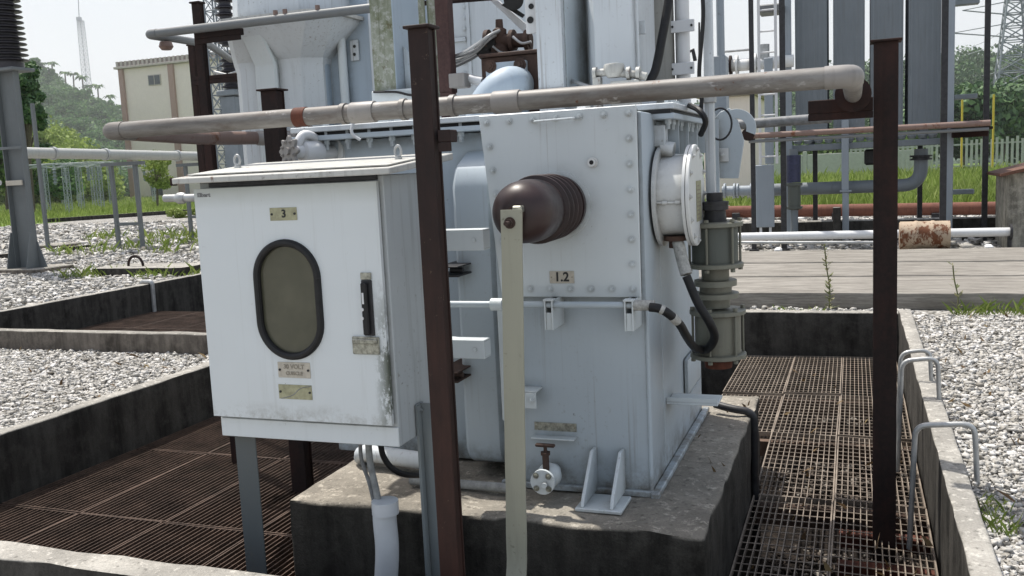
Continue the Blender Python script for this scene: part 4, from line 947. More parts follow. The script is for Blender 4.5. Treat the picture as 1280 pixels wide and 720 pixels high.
# second column with channel and rusty post behind near post
b=BM(); a=PY(523,20,4.4).x; c=PY(544,20,4.4).x; box(b,a,a+.035,4.4,4.41,PY(530,40,4.4).z-.35,upz(530,4.4),.002); box(b,c-.035,c,4.4,4.41,PY(530,40,4.4).z-.35,upz(530,4.4),.002); box(b,a+.0355,c-.0355,4.43,4.44,PY(530,40,4.4).z-.35,upz(530,4.4)); obj('channel_column',b,'lichen',T)
b=BM(); a=PY(546,60,4.3).x; c=PY(562,60,4.3).x; box(b,a,c,4.3,4.37,PY(556,116,4.3).z,upz(556,4.3),.003); cyl(b,((a+c)/2,4.33,2.04),((a+c)/2,4.33,PY(556,116,4.3).z),.04,seg=16); obj('rusty_strut',b,'strut',T,label='red rusty strut')
b=BM(); tube(b,[PY(530,4,4.55),PY(680,-8,4.55)],.013,8); o=obj('steel_bar',b,'rust'); tag(o,'dark rusty bar at the top edge of the picture','bar')
b=BM(); p=PY(590,108,4.3); box(b,PY(563,108,4.3).x,PY(583,108,4.3).x,4.28,4.36,PY(570,110,4.3).z,PY(570,92,4.3).z,.004); obj('junction_box',b,'pipew',T)
b=BM(); tube(b,[PY(575,96,4.35),PY(603,102,4.35)],.022,12); obj('pipe_stub',b,'white',T)
# cable bundle
for k in range(6):
    j=lambda s=2.5: random.uniform(-s,s)
    Yk=4.35+k*.03
    pts=[PY(553,70+k*4,Yk+.15),PY(575,66+k*3.2+j(),Yk),PY(596,56+k*3+j(),Yk),PY(612,44+k*2+j(),Yk),PY(624,38+k*2,Yk+.1)]
    cable('grey_cable','grey cable in the bundle looping behind the red rusty strut',pts,.0075,'cable' if k%2 else 'galv')['group']='cables looping behind the red rusty strut'
# brown valve & box & elbow
t=thing('brown_valve','dark brown valve body above the blue elbow','valve',tuple(PY(635,60,4.5)))
b=BM(); y=4.5; a=PY(608,52,y); c=PY(664,50,y); tube(b,[a,c],.035,16); lathe(b,PY(625,50,y)-V(0,0,.06),(0,0,1),[(0,.05),(.02,.05),(.04,.035),(.11,.035),(.12,.02),(.16,.018)],20)
for px in (610,641,660): q=PY(px,51,y); lathe(b,q-V(.01,0,0),(1,0,0),[(0,.055),(.02,.055)],20)
obj('valve_body',b,'valve',t)
b=BM(); tube(b,bez([PY(598,66,y),PY(610,58,y),PY(622,52,y)],10),.045,14); obj('rubber_bend',b,'black',t)
b=BM(); tube(b,bez([PY(641,46,y-.05),PY(652,54,y-.06),PY(664,52,y-.06)],10),.007,8); tube(b,bez([PY(616,58,y-.05),PY(628,66,y-.05),PY(648,64,y-.05)],10),.006,8); obj('tubing',b,'galv',t)
b=BM(); Y=4.35; a=PY(603,112,Y); c=PY(676,66,Y); box(b,a.x,c.x,Y,Y+.3,2.045,c.z,.004); obj('brown_box',b,'valve',T,label='rusty brown flanged box')
b=BM(); box(b,a.x-.005,c.x+.003,Y-.02,Y+.32,c.z+.001,c.z+.018,.004); obj('box_lid',b,'valve',T)
b=BM(); a=PY(609,112,Y-.02); c=PY(658,75,Y-.02); box(b,a.x,c.x,Y-.03,Y-.001,2.05,c.z,.004); ef=obj('elbow_flange',b,'blue',T)
b=BM(); e0=PY(645,106,Y-.03); tube(b,arc([e0+V(0,.02,.0),e0+V(-.01,-.10,-.005),e0+V(-.10,-.12,-.07),e0+V(-.16,-.12,-.25)],.10,10),.088,28); obj('elbow',b,'blue',T)
for q in ((613,83),(650,81)):
    b=BM(); bolt(b,PY(*q,Y-.03),(0,-1,0),.022,.014); obj('bolt',b,'valve',T)
# lever arm & white perforated column
b=BM(); prism(b,[tuple(PY(x,y,4.6)) for x,y in ((612,0),(622,0),(660,32),(656,42),(648,34))],(0,.02,0),.002); obj('lever_arm',b,'white',T)
b=BM(); prism(b,[tuple(PY(x,y,4.55)) for x,y in ((626,6),(632,3),(655,18),(652,22))],(0,.02,0),.002); cyl(b,PY(642,0,4.5),PY(642,0,4.55),.05,seg=20); obj('slot_cover',b,'black',T)
z0=PY(690,112,4.25).z
a=PY(671,60,4.25).x; c=PY(703,60,4.25).x
b=BM(); box(b,a,c,4.25,4.45,2.0385,upz(690,4.25),.003); obj('white_column',b,'upper',T,label='whitish column right of the brown box')
b=BM(); box(b,PY(657,25,4.3).x,a-.001,4.3,4.32,PY(660,42,4.3).z,upz(660,4.3),.003); wc_=obj('perforated_bar',b,'white',T)
b=BM(); q=PY(663,25,4.3); cyl(b,q,q+V(0,-.003,0),.016,seg=16); obj('hole',b,'black',wc_); b=BM(); q=PY(664,8,4.3); cyl(b,q,q+V(0,-.003,0),.013,seg=16); obj('hole',b,'black',wc_)
b=BM(); prism(b,[(c+.001,4.29,z0+.0),(c+.001,4.29,upz(690,4.25)),(c+.045,4.6,upz(690,4.25)),(c+.045,4.6,z0)],(.004,0,0)); obj('column_side',b,'tankside',T)
b=BM(); box(b,a-.004,c+.003,4.236,4.249,z0-.006,z0+.003,.001); obj('column_joint',b,'black',T)
# white tank turret
Y=4.3; xa=PY(722,50,4.6).x; xb=PY(741,50,Y).x; xc=PY(793,50,Y).x
b=BM(); P=[(xa,4.7),(xb-.02,Y+.04),(xb+.01,Y),(xc-.01,Y),(xc,Y+.015),(xc,4.9),(xa,4.9)]
prism(b,[(x,y,2.0385) for x,y in P],(0,0,upz(760,Y)-2.0385),.004); obj('square_turret',b,'upper',T,label='square whitish turret right of the column',angle=20)
b=BM(); q=PY(797,30,Y+.1); box(b,xc+.001,xc+.035,Y+.08,Y+.1,PY(797,40,Y).z,PY(797,23,Y).z,.002); cyl(b,(xc+.012,Y+.02,2.04),(xc+.012,Y+.02,upz(797,Y)),.006,seg=8); obj('edge_clip',b,'upper',T)
# curved weathered turret
b=BM(); Y=4.85; a=PY(795,50,Y); c=PY(841,50,Y); r=(c.x-a.x)*.62; lathe(b,(c.x-r,Y+r*.3,2.0385),(0,0,1),[(0,r),(upz(820,Y)-2.03,r)],48); obj('round_turret',b,'turret',T,label='stained round turret')
# black hose in front
cable('black_hose','thick black hose descending in front of the stained round turret',[PY(841,-40,4.5),PY(836,0,4.48),PY(828,45,4.45),PY(820,85,4.42),PY(813,100,4.4),PY(806,112,4.4)],.021,'black',cat='hose',seg=14)
# small valve on flange
t=thing('flange_valve','small cream valve lying on top of the tank flange','valve',tuple(PY(770,98,4.15)))
y=4.15
b=BM(); tube(b,[PY(741,92,y),PY(760,90,y),PY(800,94,y),PY(808,96,y)],.018,14); lathe(b,PY(768,97,y),(0,0,1),[(0,.03),(.02,.045),(.05,.047),(.06,.042),(.062,.03)],24)
for px in (744,786,798): q=PY(px,92,y); lathe(b,q-V(.008,0,0),(1,0,0),[(0,.03),(.016,.03)],18)
obj('valve_body',b,'lid',t)
b=BM(); box(b,PY(742,104,y).x,PY(752,104,y).x,y-.02,y+.02,2.039,PY(742,97,y).z,.002); box(b,PY(765,104,y).x,PY(800,104,y).x,y-.03,y+.03,2.039,PY(770,102,y).z,.002); obj('foot_block',b,'lid',t)
b=BM(); tube(b,[PY(706,98,4.4),PY(740,110,4.2)],.010,8); o=obj('thin_rod',b,'galv'); tag(o,'thin metal rod beside the whitish column foot','rod')
# white pipe with clamps
Y=4.9; a=PY(853,40,Y)
t=thing('white_riser','white riser pipe with two clamp brackets right of the stained turret','pipe',(a.x,Y,2.04))
b=BM(); r=(PY(862,40,Y).x-PY(844,40,Y).x)/2; cyl(b,(a.x,Y,2.04),(a.x,Y,upz(853,Y)),r,seg=24); obj('riser_tube',b,'white',t)
for py in (33,86):
    p=PY(853,py,Y-.04); b=BM(); box(b,p.x-.06,p.x+.062,Y-.055,Y-.042,p.z-.03,p.z+.03,.003); obj('clamp',b,'white',t)
    b=BM()
    for s in (-.048,.048): q=V(p.x+s,Y-.055,p.z); cyl(b,q,q+V(0,-.004,0),.006,seg=8)
    obj('bolt',b,'ink',t)
b=BM(); box(b,a.x-.09,a.x+.12,Y-.1,Y+.15,2.0385,2.075,.004); obj('foot_plate',b,'white',t)
# tall grey riser in front & thin black cable
t=thing('grey_riser','tall pale riser pipe standing beside the silver drum','pipe',tuple(PY(886,150,4.25)))
a=PY(887,100,4.25); b=BM(); zb0=PY(889,215,4.25).z
box(b,a.x-.024,a.x+.018,4.23,4.275,zb0-.15,upz(887,4.25),.010,seg=2); obj('riser_tube',b,'upper',t)
b=BM(); q=PY(885,25,4.22); box(b,a.x-.03,a.x+.024,4.222,4.283,PY(885,128,4.22).z,PY(885,121,4.22).z,.001); obj('clamp',b,'galv',t)
cable('thin_cable','thin black cable hanging left of the tall pale riser',[PY(876,-30,4.2),PY(879,20,4.2),PY(874,90,4.2),PY(877,120,4.2),PY(876,140,4.2)],.009,'black')
a=PY(901,60,5.3); b=BM(); cyl(b,(a.x,5.3,PY(902,108,5.3).z),(a.x,5.3,upz(901,5.3)),.022,seg=14); o=obj('thin_riser',b,'radpost'); tag(o,'slender blue grey riser between the tall riser and the ladder','pipe')
b=BM(); box(b,PY(893,90,5.3).x,PY(908,90,5.3).x,5.28,5.4,1.7,PY(900,70,5.3).z,.003); o=obj('cable_tray',b,'radpost'); tag(o,'blue grey cable tray section beside the lifting lug','tray')
b=BM(); tube(b,[PY(874,28,5.5),PY(874,110,5.5)],.006,6); tube(b,[PY(860,66,5.5),PY(866,62,5.5),PY(869,76,5.5)],.012,6); o=obj('breather_tube',b,'dark'); tag(o,'thin dark breather tube against the sky by the white riser','tube')
# yellow post seen behind
b=BM(); a=PY(869,175,5.3); box(b,a.x-.015,a.x+.015,5.3,5.33,1.6,1.95,.002); obj('yellow_mark',b,'yellow',T)
b=BM(); box(b,PY(893,178,4.9).x-.03,PY(893,178,4.9).x+.02,4.9,4.93,1.5,2.0); obj('side_rail',b,'tankside',T)
# stub pipe from lower tank to right
t=thing('oil_pipe','short grey flanged pipe leading from the tank toward the cooler','pipe',tuple(PY(925,237,6)))
# stub pipe parts (parent t from before)
Yr=16.3
b=BM(); cyl(b,PY(903,239,Yr),PY(944,238,Yr),.085,seg=20)
for px in (905,917,921,938): q=PY(px,238.5,Yr); lathe(b,q,(1,0,0),[(0,.085),(0,.125),(.03,.125),(.03,.085)],20)
obj('pipe_run',b,'radpost',t); t.location.y=6; 
# ================================================================ UPPER LEFT PIPE RING
Y=4.75
t=thing('upper_pipe','upper thin grey pipe crossing the flared bay near the top of the picture','pipe',tuple(PY(300,28,Y)))
a=PY(190,41,Y); c=PY(470,11,Y); b=BM(); z=(a.z+c.z)/2
tube(b,[(a.x,Y,z),(c.x,Y,z)],.026,16); obj('pipe_run',b,'pipegrey',t)
b=BM(); tube(b,arc([(a.x+.04,Y,z),(a.x-.03,Y,z),(a.x-.03,Y+.12,z)],.06),.028,16); tube(b,[(a.x-.03,Y+.11,z),(a.x+.02,Y+.5,z-.01),(PY(288,60,Y+1.2).x,Y+1.2,z-.02)],.024,14); obj('return_pipe',b,'pipegrey',t)
b=BM(); q=V(a.x-.02,Y+.14,z-.03); lathe(b,q,(0,0,-1),[(0,.035),(.03,.045),(.05,.03)],14)
obj('fitting',b,'pipebrown',t)
for px in (345,357,398): b=BM(); q=V(PY(px,25,Y).x,Y,z); cyl(b,q,q+V(0,0,.05),.014,seg=10); obj('spray_nozzle',b,'pipebrown',t)
post(PY(251,100,4.8).x,4.83,PY(244,5,4.83).z,'rust','black steel post holding the upper pipe ring, left of the flared bay',(PY(251,100,4.8).x-.01,PY(300,40,4.8).x,4.80,4.84,PY(270,42,4.8).z-.02,PY(270,42,4.8).z+.02),w=.028)
post(PY(241,100,5.6).x,5.62,PY(236,58,5.62).z,'rust','slimmer black post just behind the one holding the upper pipe ring',(PY(241,100,5.6).x,PY(300,95,5.6).x,5.6,5.64,PY(270,96,5.6).z-.015,PY(270,96,5.6).z+.015),w=.022)
# ================================================================ COVER SLABS, COOLER BANK
for i,(ya,yc,lab) in enumerate(((366,346,'nearest'),(345,329,'middle'),(328,313.5,'farthest'))):
    z=.47; y0=PZ(1000,ya,z).y; y1=PZ(1000,yc,z).y
    b=BM(); rbox(b,-3.2,4.6,y0,y1,z-.16+.003*i,z+.002*i,bv=.01,step=.3,amp=.007)
    o=obj('cover_slab',b,'slab',angle=60); tag(o,f'weathered concrete cover slab, {lab} of the three long strips behind the far kerb','slab')
yb0=PZ(1000,313,.47).y
def bb(name,mat,label,cat,x0,x1,y0,y1,z0,z1,bv=.01,group=None): return one(name,mat,label,cat,lambda b:box(b,x0,x1,y0,y1,z0,z1,bv),group)
bb('low_wall','curb','black stained low wall behind the white ground pipes','wall',-4,PY(1262,290,15.9).x,16.3,16.42,GZ-.1,PY(1100,274,16.3).z,.02)
bb('low_wall','curb','second dark low wall just past the cover slabs','wall',-4,4.6,yb0+.08,yb0+.2,GZ-.1,GZ+.12,.02)
Y=14.6
t=thing('ground_pipe','white pipe lying along the ground in front of the cooler bank','pipe',tuple(PY(1000,293,Y)))
z=PY(1090,293,Y).z; b=BM(); tube(b,[(PY(915,293,Y).x,Y,z),(PY(1264,293,Y).x,Y,z)],.062,18); obj('pipe_run',b,'white',t)
b=BM(); lathe(b,(PY(1262,293,Y).x,Y,z),(1,0,0),[(0,.06),(0,.11),(.03,.11),(.03,.0)],20); cyl(b,(PY(1262,293,Y).x,Y,z),(PY(1262,293,Y).x,Y,GZ),.03,seg=10); obj('flange',b,'dark',t)
for px in (974,1234):
    b=BM(); x=PY(px,300,Y-.5).x; box(b,x-.05,x+.05,Y-.8,Y-.6,GZ-.05,GZ+.17,.02); o=obj('pipe_saddle',b,'white'); tag(o,f'small white block at the slab edge, {"left" if px<1000 else "right"} of the dark post','block','small white blocks')
Y=14.3
o=one('thin_pipe','galv','thin white pipe low beside the ground pipe','pipe',lambda b:tube(b,[PY(918,303,Y),PY(1098,303,Y)],.022,10))
# barrel
Y=14.0; a=PY(1124,293,Y); c=PY(1187,293,Y); r=(PY(1150,276,Y).z-PY(1150,312,Y).z)/2*.97
t=thing('barrel','rusty drum with flaking cream paint lying on its side by the ground pipe','barrel',tuple((a+c)/2))
L=(c-a).x; zz=PY(1150,294,Y).z
prof=[(0,0),(0,r*.93),(.01,r*.93),(.01,r)]
for k in (1,2): x=L*k/3; prof+=[(x-.03,r),(x-.012,r*1.045),(x+.012,r*1.045),(x+.03,r)]
prof+=[(L-.01,r),(L,r*1.02),(L,r*.94),(L-.015,r*.94),(L-.015,0)]
b=BM(); lathe(b,(a.x,Y,zz),(1,0,0),prof,40,False); obj('drum_shell',b,'barrel',t)
b=BM(); cyl(b,(c.x-.014,Y+.05,zz+r*.55),(c.x+.004,Y+.05,zz+r*.55),.035,seg=14); obj('bung',b,'rust2',t)
# oxide pipe
Y=20; o=one('oxide_pipe','pipered','long red oxide pipe running behind the cooler bank','pipe',lambda b:tube(b,[PY(890,262,Y)-V(4,0,0),V(PY(1256,259,Y).x,Y,PY(1256,260,Y).z)],.125,20))
for i,px in enumerate((920,1045,1170)):
    Yv=19.9; o=bb('pipe_support','dark',f'short dark support under the red oxide pipe, {["left of the ladder","beside the frame post","near the barrel"][i]}','support',PY(px,262,Yv).x-.08,PY(px,262,Yv).x+.08,Yv-.05,Yv+.1,GZ-.05,PY(px,266,Yv).z)
o=bb('short_pillar','curb','short dark pillar in front of the red oxide pipe','pillar',PY(1041,262,16.0).x,PY(1051,262,16.0).x,16.0,16.1,GZ,PY(1045,259,16).z)
# radiators
Yr=16.4
zt=PY(1050,-50,Yr).z; zbm=PY(1060,163,Yr).z
for i,(p0,p1) in enumerate(((994,1034),(1041.5,1081),(1088,1129),(1135.5,1176))):
    a=PY(p0,90,Yr).x; c=PY(p1,90,Yr).x
    t=thing('cooling_radiator',f'tall flat grey cooling radiator, {["leftmost beside the ladder","second from the ladder","third, rising behind the dark capped post","rightmost of the bank"][i]}','radiator',((a+c)/2,Yr,zbm),'grey cooling radiators of the cooler bank')
    b=BM(); n=9
    for k in range(n):
        y0=Yr+.14*k; prof=[(a+.03,y0),(a+.0,y0+.012),(a+.03,y0+.024),(c-.03,y0+.024),(c,y0+.012),(c-.03,y0)]
        prism(b,[(x,y,zbm) for x,y in prof],(0,0,zt-zbm))
    for k in range(6): 
        x=a+(c-a)*(k+.6)/6.2; box(b,x-.018,x+.018,Yr-.006,Yr+.001,zbm+.1,zt-.1,.002)
    obj('radiator_fins',b,'rad',t)
    b=BM(); tube(b,[((a+c)/2,Yr-.02,zbm-.03),((a+c)/2,Yr+1.2,zbm-.03)],.07,14); tube(b,[((a+c)/2,Yr+.05,zbm-.03),((a+c)/2,Yr+.05,zbm-.22)],.05,12); lathe(b,((a+c)/2,Yr+.05,zbm-.16),(0,0,1),[(0,.05),(0,.09),(.03,.09),(.03,.05)],16); obj('header',b,'rad',t)
# frame
fr=thing('radiator_frame','pale blue grey steel frame carrying the cooling radiators','frame',(0,Yr,GZ))
def fpost(px0,px1,Y,pyt,pyb,mat='radpost',dy=.12): a=PY(px0,250,Y).x; c=PY(px1,250,Y).x; b=BM(); box(b,a,c,Y,Y+dy,PY((px0+px1)/2,pyb,Y).z,PY((px0+px1)/2,pyt,Y).z,.008); return obj('frame_post',b,mat,fr)
fpost(983,990.5,16.2,-50,300); fpost(1052,1061,16.2,150,238); fpost(1179,1191,16.0,-50,300)
b=BM(); a=PY(1052,250,16.2).x;c=PY(1062,250,16.2).x; box(b,a-.03,c+.03,16.17,16.35,PY(1056,240,16.2).z,PY(1056,238,16.2).z,.004); box(b,a+.01,c-.01,16.2,16.3,PY(1056,315,16.2).z,PY(1056,240,16.2).z,.01); obj('frame_foot',b,'radpost',fr)
b=BM(); z=PY(1080,185,16.2).z; box(b,PY(990,180,16.3).x,PY(1180,180,16.3).x,16.3,16.38,z,z+.10,.006); box(b,PY(990,180,16.3).x,PY(1180,180,16.3).x,17.6,17.7,z,z+.10,.006); box(b,PY(990,180,16.2).x,PY(1180,180,16.3).x,16.38,17.6,z+.04,z+.06); obj('cross_beam',b,'rad',fr)
for px in (1019,1150): b=BM(); x=PY(px,240,17.6).x; box(b,x-.04,x+.04,17.62,17.7,GZ,z-.002); obj('rear_post',b,'dark',fr)
for k in range(14):
    b=BM(); x=PY(997+k*13,172,16.3).x; lathe(b,(x,16.35,z+.16),(0,0,1),[(-.05,.05),(.0,.075),(.05,.05)],12); obj('valve',b,'rad',fr)
# main oil pipe below
t=thing('cooler_pipe','thick grey oil pipe running under the cooling radiators and turning up','pipe',tuple(PY(1050,235,16.6)))
Y=16.6; 
b=BM(); a=PY(944,236,Y); c=PY(1151,233,Y); zz=PY(1060,234,Y).z; tube(b,arc([(a.x,Y,zz),(c.x,Y,zz),(c.x,Y,PY(1151,186,Y).z)],.42,12),.105,22); obj('pipe_run',b,'rad',t)
b=BM(); lathe(b,(c.x,Y,PY(1151,200,Y).z),(0,0,1),[(0,.105),(0,.17),(.03,.17),(.03,.13),(.05,.13),(.05,.17),(.08,.17),(.08,.1)],22); obj('flange',b,'dark',t)
b=BM(); q=PY(1090,197,Y); box(b,q.x-.12,q.x+.15,Y-.1,Y+.1,q.z-.12,q.z+.14,.03); cyl(b,q,q+V(.3,0,-.02),.04,seg=10); o=obj('pump_motor',b,'black',t)
# breather
t=thing('silica_breather','navy blue silica gel breather hanging on the frame','breather',tuple(PY(992,228,15.9)))
b=BM(); q0=PY(992,228,15.9); q1=PY(992,194,15.9); cyl(b,q0,q1,.115,seg=24); obj('upper_canister',b,'navy',t)
b=BM(); q2=PY(993,262,15.9); lathe(b,q2,(0,0,1),[(0,.09),(.02,.13),(.05,.13),(.05,.10),((q0-q2).z-.06,.10),((q0-q2).z-.05,.13),((q0-q2).z-.01,.13)],24); obj('lower_canister',b,'green',t)
b=BM(); cyl(b,q2,PY(993,300,15.9),.06,seg=14); obj('stem',b,'rad',t); b=BM(); cyl(b,q1,PY(992,186,15.9),.07,seg=16); obj('stem',b,'rad',t)
# ladder + cover board
Y=15.7
t=thing('ladder','thin pale steel ladder rising beside the cooling radiators','ladder',tuple(PY(960,205,Y)))
a=PY(949,100,Y).x; c=PY(970,100,Y).x; zb=PY(960,205,Y).z; zt=PY(960,-50,Y).z
for x in (a,c): b=BM(); box(b,x-.022,x+.022,Y,Y+.03,zb,zt,.003); obj('rail',b,'white',t)
z=zb+.12
while z<zt: b=BM(); cyl(b,(a,Y+.015,z),(c,Y+.015,z),.014,seg=8); obj('rung',b,'white',t); z+=.33
bb('ladder_guard','radpost','flat pale blue guard board fixed over the foot of the ladder','board',PY(945,250,Y).x,PY(968,250,Y).x,Y-.03,Y-.005,PY(957,284,Y).z,PY(957,206,Y).z)
for px in (951,963): b=BM(); box(b,PY(px,290,Y).x-.02,PY(px,290,Y).x+.02,Y-.001,Y+.02,GZ,zb); obj('leg',b,'white',t)
o=one('platform_edge','pipegrey','grey platform end at the top of the ladder','platform',lambda b:box(b,PY(947,8,15.9).x,PY(980,8,15.9).x,15.9,16.4,PY(950,16,15.9).z,PY(950,6,15.9).z,.02))
# white board strip between
o=bb('back_channel','radpost','pale channel between the ladder rails','channel',PY(955,100,16).x,PY(966,100,16).x,16.0,16.05,PY(960,205,16).z,PY(960,72,16).z)
# oil line with flanges high left of radiators
t=thing('upper_oil_line','silver oil line with bolted flanges crossing behind the ladder','pipe',tuple(PY(930,82,16)))
Y=16.2; b=BM(); a=PY(900,84,Y); c=PY(992,76,Y); tube(b,[(a.x,Y,PY(930,81,Y).z),(c.x,Y,PY(930,81,Y).z)],.10,20); obj('pipe_run',b,'drum',t)
for px in (912,920,938,943): q=V(PY(px,80,Y).x,Y,PY(930,81,Y).z); b=BM(); lathe(b,q,(1,0,0),[(0,.1),(0,.17),(.035,.17),(.035,.1)],22); obj('flange',b,'rust' if px in(912,938) else 'drum',t)
b=BM(); q=V(0,Y,PY(930,81,Y).z+.24); cyl(b,(a.x,Y,q.z),(PY(940,70,Y).x,Y,q.z),.02,seg=8); cyl(b,(PY(955,70,Y).x,Y,q.z-.2),(PY(955,70,Y).x,Y,q.z+.06),.09,seg=14); obj('side_tube',b,'galv',t)
# cooler pipe ring: dark posts + thin pipes
Y=15.2
for i,(px,pt,pb,w) in enumerate(((941,-50,285,.035),(979,-50,291,.042),(1179.5,-50,272,.045),(1232,-50,268,.040))):
    lab=['thin black post left of the ladder','black post just right of the ladder','black post against the right frame post','black post standing alone before the wooded hill'][i]
    yy=Y if i<3 else 16.2
    q=PY(px,200,yy); t=thing('thin_post',lab,'post',(q.x,yy,GZ),'black posts around the cooler bank'); b=BM(); box(b,q.x-w,q.x+w,yy,yy+.07,GZ-.1,PY(px,pt,yy).z,.004); obj('shaft',b,'dark',t)
    b=BM(); box(b,q.x-w*2,q.x+w*2,yy-.04,yy+.11,GZ,GZ+.03,.002); obj('base_plate',b,'dark',t)
t=thing('cooler_spray_ring','pair of thin dark pipes running across in front of the cooling radiators','pipe',tuple(PY(1080,165,15)))
for (p0,p1,m,r) in (((934,170),(1238,154),'pipebrown',.045),((936,177),(1236,161),'pipegrey',.026)):
    b=BM(); a=PY(*p0,15.05); c=PY(*p1,15.05); z=(a.z+c.z)/2; tube(b,[(a.x,15.05,z),(c.x,15.05,z)],r,12); obj('pipe_run',b,m,t)
b=BM(); q=PY(1236,157,15.1); box(b,q.x-.5,q.x+.05,15.06,16.3,q.z-.05,q.z-.01,.005); box(b,PY(1190,170,15.6).x,PY(1236,168,15.6).x,15.6,15.7,PY(1200,172,15.6).z,PY(1200,165,15.6).z,.01); obj('bracket_arm',b,'rust',t)
b=BM(); lathe(b,PY(936,168,15.1),(0,1,0),[(-.1,.10),(.1,.10)],16); obj('end_cap',b,'rust',t)
# dark bracket rail behind elbow (920-1100)
Y=9.5
o=one('grey_handrail','cable','thick dark grey pipe passing behind the big elbow','pipe',lambda b:tube(b,[PY(921,156,5.9),PY(1040,147,5.9)],.030,16))
o=one('ledge_plate','lattice2','small grey shelf plate right of the frame post','plate',lambda b:box(b,PY(1193,120,17).x,PY(1222,119,17).x,17,17.2,PY(1200,124,17).z,PY(1200,118,17).z,.01))
o=one('ledge_plate','lattice2','small grey shelf plate low beside the frame post','plate',lambda b:box(b,PY(1191,240,16.8).x,PY(1218,239,16.8).x,16.8,17,PY(1200,243,16.8).z,PY(1200,237,16.8).z,.01))
o=one('ledge_plate','lattice2','grey shelf plate at the top right edge of the cooler bank','plate',lambda b:box(b,PY(1193,3,17).x,PY(1225,2,17).x,17,17.2,PY(1200,6,17).z,PY(1200,-2,17).z,.01))
# kiosk right
t=thing('small_kiosk','small concrete kiosk with a rusty sloping roof at the right edge','kiosk',tuple(PZ(1275,300,GZ)))
Y=14.9; a=PY(1259,260,Y).x; b=BM(); box(b,a,a+1.2,Y,Y+1.2,GZ-.05,PY(1265,216,Y).z,.01); obj('kiosk_wall',b,'kiosk',t)
b=BM(); r0=PY(1250,221,Y-.1); r1=PY(1285,206,Y-.1); prism(b,[(r0.x,Y-.15,r0.z),(r0.x,Y-.15,r0.z+.04),(a+.62,Y-.15,r1.z+.06),(a+1.35,Y-.15,r0.z+.04),(a+1.35,Y-.15,r0.z),(a+.62,Y-.15,r1.z)],(0,1.5,0),.004); obj('kiosk_roof',b,'roofrust',t)
b=BM(); box(b,a+.06,a+.5,Y-.012,Y-.001,GZ,PY(1270,266,Y).z,.003); obj('patch',b,'kiosk',t)
# cream hut behind lug
t=thing('cream_hut','plain cream hut wall seen between the drum and the ladder','hut',tuple(PZ(925,228,GZ)))
Y=30; b=BM(); box(b,PY(880,200,Y).x,PY(944,200,Y).x,Y,Y+4,GZ-.1,PY(920,120,Y).z,.02); obj('hut_wall',b,'cream',t)
b=BM(); box(b,PY(880,200,Y).x-.2,PY(944,200,Y).x+.2,Y-.2,Y+4.2,PY(920,120,Y).z,PY(920,117,Y).z,.02); obj('hut_roof',b,'parapet',t)
# white fence far right
t=thing('boundary_fence','long white picket boundary fence in front of the wooded hill','fence',(8,62,GZ))
Y=62; z0=GZ; x=PY(1150,200,Y).x-4; x1=PY(1300,200,Y).x+6
b=BM(); xx=x
zt1=PY(1230,172,Y).z
k=0
while xx<x1:
    if not (k%40 in (7,8,9,22)): box(b,xx,xx+.14,Y,Y+.05,z0,zt1-(.1 if k%2 else 0)+rng.normal(0,.03))
    xx+=.27; k+=1
obj('picket_row',b,'fence',t,flat=True)
b=BM(); box(b,x,x1,Y+.06,Y+.1,z0+.3,z0+.4); box(b,x,x1,Y+.06,Y+.1,zt1-.4,zt1-.3); obj('rail',b,'fence',t)
t2=thing('panel_fence','pale panelled wall behind the grass under the cooler bank','fence',(0,64,GZ))
b=BM(); Y=64; xx=PY(960,200,Y).x
while xx<PY(1150,200,Y).x: box(b,xx,xx+2.2,Y,Y+.1,z0,zt1-.5,.02); box(b,xx+2.2,xx+2.45,Y-.05,Y+.15,z0,zt1-.3,.02); xx+=2.45
obj('wall_panels',b,'fence',t2)
for i,px in enumerate((1202,1241)):
    Y=58; q=PZ(px,207,GZ); o=one('yellow_pole','yellow',f'thin yellow pole in front of the white fence, {["left","right"][i]} of the lone black post','pole',lambda b:cyl(b,(PY(px,190,Y).x,Y,GZ),(PY(px,190,Y).x,Y,PY(px,118,Y).z),.055,seg=8))
# ================================================================ LATTICE TOWERS
def lattice(b,cx,cy,z0,z1,w0,w1,n,r,arms=()):
    def cor(t): 
        w=w0+(w1-w0)*t; z=z0+(z1-z0)*t
        return [V(cx-w,cy-w,z),V(cx+w,cy-w,z),V(cx+w,cy+w,z),V(cx-w,cy+w,z)]
    ts=[1-(1-i/n)**1.35 if w1<w0*.8 else i/n for i in range(n+1)]
    for a,c in zip(ts,ts[1:]):
        A,Cc=cor(a),cor(c)
        for k in range(4):
            tube(b,[A[k],Cc[k]],r,5,False); tube(b,[A[k],Cc[(k+1)%4]],r*.55,4,False); tube(b,[A[(k+1)%4],Cc[k]],r*.55,4,False); tube(b,[Cc[k],Cc[(k+1)%4]],r*.55,4,False)
    for (t,l) in arms:
        z=z0+(z1-z0)*t
        for s in (-1,1): tube(b,[V(cx,cy-.3,z-1),V(cx+s*l,cy,z),V(cx,cy+.3,z+.6)],r*.7,4,False); tube(b,[V(cx,cy,z-1),V(cx+s*l,cy,z)],r*.6,4,False)
Y=115; a=PY(1264,120,Y); t=thing('pylon','tall lattice electricity pylon rising from the wooded hill at right','pylon',(a.x,Y,GZ))
b=BM(); lattice(b,PY(1266,100,Y).x,Y,GZ,PY(1266,-30,Y).z,2.4,.55,13,.11,((.72,6),(.84,5),(.94,4.5))); obj('lattice_body',b,'lattice2',t,flat=True)
